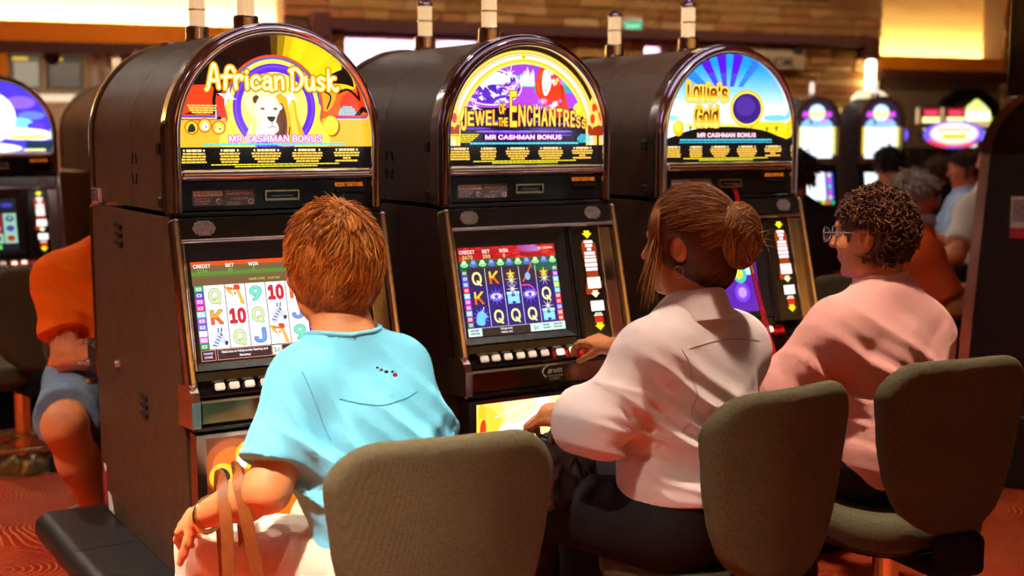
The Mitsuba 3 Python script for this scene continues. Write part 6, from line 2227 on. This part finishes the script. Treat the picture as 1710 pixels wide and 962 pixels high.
def banner(label, x, y, rz, build_fn):
    k = thing('slot_machine', label, 'slot machine')
    X = T().translate([x, y, 0]).rotate([0, 0, 1], rz)
    build_fn(k, X)
    return k


def oval_machine(k, X):
    P = lambda n, m, mt, sm=30, **q: part(k, n, {**S(m, mt, sm), **q, 'to_world': X})
    P('cabinet', prism([(.4, .0), (.4, 1.28), (.0, 1.28), (-.08, .85), (-.12, .8), (-.12, .0)], 'x', -.28, .28), 'black')
    s = P('sign', prism(circ(0, 1.40, .30, .13), 'y', .0, .06), 'black_gloss')
    a = Sheet(on_front(-.001), circ(0, 1.40, .295, .125), 1.3)
    a.add(sbox(-.3, 1.2, .3, 1.6), (110, 90, 240))
    a.add(blob([(-.3, 1.3), (-.15, 1.28), (0, 1.29), (.3, 1.28), (.3, 1.34), (0, 1.31), (-.25, 1.35)]), (230, 60, 90))
    a.add(circ(0, 1.41, .23, .1), (255, 214, 190))
    a.add(circ(0, 1.42, .2, .085), (255, 242, 226))
    a.add(sbox(-.11, 1.36, .12, 1.405), (246, 190, 50))
    for q in range(7):
        a.add(sbox(-.15 + .045 * q, 1.42, -.125 + .045 * q, 1.47), (246, 150, 120))
    part(s, 'picture', {**a.shape(), 'to_world': X})
    for i, q in enumerate((-.21, .02)):
        d = P('counter_display', bx(q - .10, q + .085, .02, .10, 1.50, 1.66, .012), 'black')
        b = Sheet(on_front(.0185), None, 1.1)
        b.add(sbox(q - .08, 1.575, q + .065, 1.635), (206, 20, 60))
        b.add(bars(q - .008, 1.615, .12, 2, .014, .02, None, 3 + i), (255, 90, 120))
        b.add(sbox(q - .09, 1.51, q + .075, 1.56), (255, 250, 160), 1.4)
        part(d, 'lit_face', {**b.shape(), 'to_world': X})
    for q in (-.33, -.095, .115):
        P('candle_lamp', moved(lathe([(0, 1.5), (.016, 1.5), (.016, 1.64), (0, 1.65)], 14), q, .06), 'cream', 30, emitter=glow(lin(250, 200, 130), .5))


banner('slot machine with an oval lit sign and two red counters, far back at the right', 8.55, 5.05, -26, oval_machine)
banner('far slot machine with an oval sign, half hidden behind the second white arched one', 7.98, 5.45, -26, oval_machine)


def crown_machine(k, X):
    P = lambda n, m, mt, sm=30, **q: part(k, n, {**S(m, mt, sm), **q, 'to_world': X})
    P('cabinet', prism([(.4, .0), (.4, 1.48), (.0, 1.48), (.0, 1.25), (-.08, .85), (-.12, .8), (-.12, .0)], 'x', -.17, .17), 'black')
    crown = blob([(-.15, 1.53), (-.155, 1.60), (-.13, 1.66), (-.10, 1.69), (-.06, 1.73), (0, 1.765), (.06, 1.73), (.10, 1.69), (.13, 1.66), (.155, 1.60), (.15, 1.53)])
    s = P('crown_sign', prism(crown, 'y', .0, .08), 'black_gloss')
    a = Sheet(on_front(-.001), crown.buffer(-.004), 1.3)
    a.add(sbox(-.3, 1.5, .3, 1.8), (176, 206, 80))
    for q in range(7):
        a.add(circ(-.12 + .04 * q, 1.65 + .05 * (1 - abs(q - 3) / 3), .014, .04), (250, 250, 170))
    a.add(sbox(-.14, 1.545, .14, 1.635), (255, 255, 214), 1.4)
    a.add(circ(0, 1.725, .03), (255, 246, 120))
    part(s, 'picture', {**a.shape(), 'to_world': X})
    t = P('screen', bx(-.155, .155, -.012, .0, 1.26, 1.45, .004), 'black_gloss')
    b = Sheet(on_front(-.0135), None, 1.3)
    b.add(sbox(-.145, 1.27, .145, 1.44), (206, 250, 244))
    b.add(sbox(-.145, 1.42, .145, 1.44), (30, 150, 90))
    b.add(circ(0, 1.35, .11, .05), (240, 255, 252))
    part(t, 'picture', {**b.shape(), 'to_world': X})
    for q, z in ((-.15, 1.665), (-.16, 1.49)):
        P('bulb', moved(trimesh.creation.icosphere(2, .022), q, -.01, z), 'cream', True, emitter=glow(lin(255, 250, 220), 1.2))


banner('slot machine with a glowing yellow-green crown sign, far back at the right', 9.95, 5.95, -30, crown_machine)
k = thing('lit_sign', 'rounded glowing sign just above the second far arched machine', 'sign')
part(k, 'lit_face', {**S(moved(prism(circ(0, 1.66, .14, .10), 'y', 0, .1), 6.62, 4.25, 0, rz=math.radians(-26)), 'cream', 30), 'emitter': glow(lin(250, 240, 190), .95)})
part(k, 'post', S(moved(bx(-.03, .03, .03, .09, 0, 1.58), 6.62, 4.25, 0, rz=math.radians(-26)), 'black'))

# exit sign and the other signs on the back wall
k = thing('exit_sign', 'small green lit exit sign on the brick wall', 'sign')
part(k, 'housing', S(wall_xf(bx(1.10, 1.31, -.10, -.02, 2.37, 2.54, .008)), 'white_paint'))
a = Sheet(lambda x, z, l: tuple(np.array([math.cos(W_ANG), math.sin(W_ANG), 0]) * x + np.array([-math.sin(W_ANG), math.cos(W_ANG), 0]) * (-.1005 - l) + W_O + [0, 0, z]))
a.add(sbox(1.115, 2.385, 1.295, 2.495), (24, 196, 130))
a.add(txt('EXIT', 1.205, 2.415, .052, .135, 'c'), (214, 255, 236))
part(k, 'lit_face', a.shape())
k = thing('wall_sign', 'tan sign board with dark capitals on the brick wall, partly behind the third machine', 'sign')
part(k, 'board', S(wall_xf(bx(2.25, 3.16, -.08, .0, 2.09, 2.28, .006)), 'tan_board'))
part(k, 'lettering', S(wall_xf(prism(txt('ACK', 3.02, 2.125, .075, .36, 'r'), 'y', -.086, -.079)), 'ink'))
k = thing('shelf_box', 'small dark speaker on the brick wall beside the tan sign', 'speaker')
own(k, S(wall_xf(bx(3.02, 3.12, -.10, .0, 2.25, 2.31, .01)), 'black'))

# the service counter under the left fascia: menu boards, lit counter, posts
for i, (s0, s1) in enumerate(((-4.22, -3.99), (-3.95, -3.66))):
    k = thing('menu_board', ['lit menu board behind the counter, the left one with yellow heading', 'lit menu board behind the counter, the right and darker one'][i], 'menu board')
    part(k, 'board', S(wall_xf(bx(s0, s1, .52, .58, 1.83, 2.10, .006)), 'black'))
    a = Sheet(lambda x, z, l: tuple(np.array([math.cos(W_ANG), math.sin(W_ANG), 0]) * x + np.array([-math.sin(W_ANG), math.cos(W_ANG), 0]) * (.5195 - l) + W_O + [0, 0, z]))
    a.add(sbox(s0 + .006, 1.836, s1 - .006, 2.094), [(96, 88, 70), (64, 58, 50)][i])
    a.add(sbox(s0 + .01, 2.06, s0 + .13, 2.085), (226, 186, 60))
    a.add(bars((s0 + s1) / 2, 2.04, (s1 - s0) * .8, 9, .010, .022, None, i), [(190, 180, 160), (120, 110, 96)][i])
    part(k, 'lit_face', a.shape())
k = thing('service_counter', 'pale counter with a lit front edge under the menu boards', 'counter')
part(k, 'top', {**S(wall_xf(bx(-4.4, -3.55, .25, .65, 1.72, 1.78, .01)), 'white_paint'), 'emitter': glow(lin(250, 236, 200), .6)})
part(k, 'front', S(wall_xf(bx(-4.4, -3.5, .3, .6, .1, 1.72, .01)), 'tan_board'))
for s, w in ((-3.62, 'nearer'), (-3.52, 'farther right')):
    k = thing('counter_post', f'slim pale post right of the menu boards, the {w} of two', 'post', 'posts beside the menu boards')
    own(k, S(wall_xf(bx(s, s + .045, .16, .22, 0, 2.12, .006)), 'white_paint'))
k = thing('cctv_dome', 'small dark dome camera under the left beam', 'camera')
own(k, S(wall_xf(moved(lathe([(0, 2.0), (.03, 2.005), (.055, 2.03), (.062, 2.06), (.062, 2.09), (0, 2.09)], 20), -3.93, .1)), 'black', 40))
k = thing('ceiling_light', 'bright lamp over the service counter', 'lamp')
own(k, {**S(wall_xf(bx(-4.3, -3.4, .8, 1.2, 2.14, 2.16)), 'white_paint'), 'emitter': glow([1, .9, .7], 7, 1)})
# the arched niche at the far right
k = wb
part(k, 'niche_surround', S(wall_xf(prism(circ(5.35, 1.62, .42, .32).difference(circ(5.35, 1.58, .34, .24)), 'y', -.03, .08)), 'black_matte', 30))
part(k, 'niche_panel', {**S(wall_xf(prism(circ(5.35, 1.56, .33, .16).intersection(sbox(4, 1.45, 6, 1.72)), 'y', .03, .055)), 'cream', 30), 'emitter': glow(lin(240, 190, 140), .7)})

# ------------------------------------------------------------------ ceiling downlights
WHERE = ['over the woman in aqua', 'over the front stool', 'over the woman in the rose jacket', 'left of the man in the orange T-shirt', 'over the back of the first row', 'behind the third machine',
         'over the left edge machines', 'before the lilac opening', 'over the seated people at the right', 'left of the brown-sided machine', 'washing the brick wall, first from the left',
         'washing the brick wall, second from the left', 'washing the brick wall near the sconce', 'before the right cove']
for (x, y, r, L, deep), where in zip(DOWNLIGHTS, WHERE):
    k = thing('downlight', f'round warm ceiling downlight {where}', 'lamp', 'round downlights in the ceiling')
    part(k, 'ring', S(moved(lathe([(r, -.03), (r + .025, -.03), (r + .025, .0), (r, .0)], 24), x, y, CEIL - .001 - deep), 'white_paint', 30))
    if deep:
        part(k, 'can', S(moved(lathe([(r + .004, -.03), (r + .012, -.03), (r + .012, deep), (r + .004, deep)], 24), x, y, CEIL - deep), 'black_matte', 30))
    disc = moved(lathe([(0, 0), (r, 0), (r, .004), (0, .004)], 24), x, y, CEIL - .028)
    part(k, 'lamp', {**S(disc, 'white_paint', 30), 'emitter': glow(WARM, L, 2.0 + L / 60)})

# the row of machines across the aisle, behind the viewer; it shows in the chrome
for i in range(6):
    slot_machine(f'slot machine {"first second third fourth fifth sixth".split()[i]} from the left in the row behind the viewer', .2 + i * .74, -4.75, ART4, SCR4, 'chrome', lean=True, rz=math.pi)
pl = thing('machine_plinth', 'black base under the row of slot machines behind the viewer', 'plinth')
part(pl, 'base', S(bx(-.3, 4.4, -5.5, -4.7, 0, .316, .03), 'black', 40))
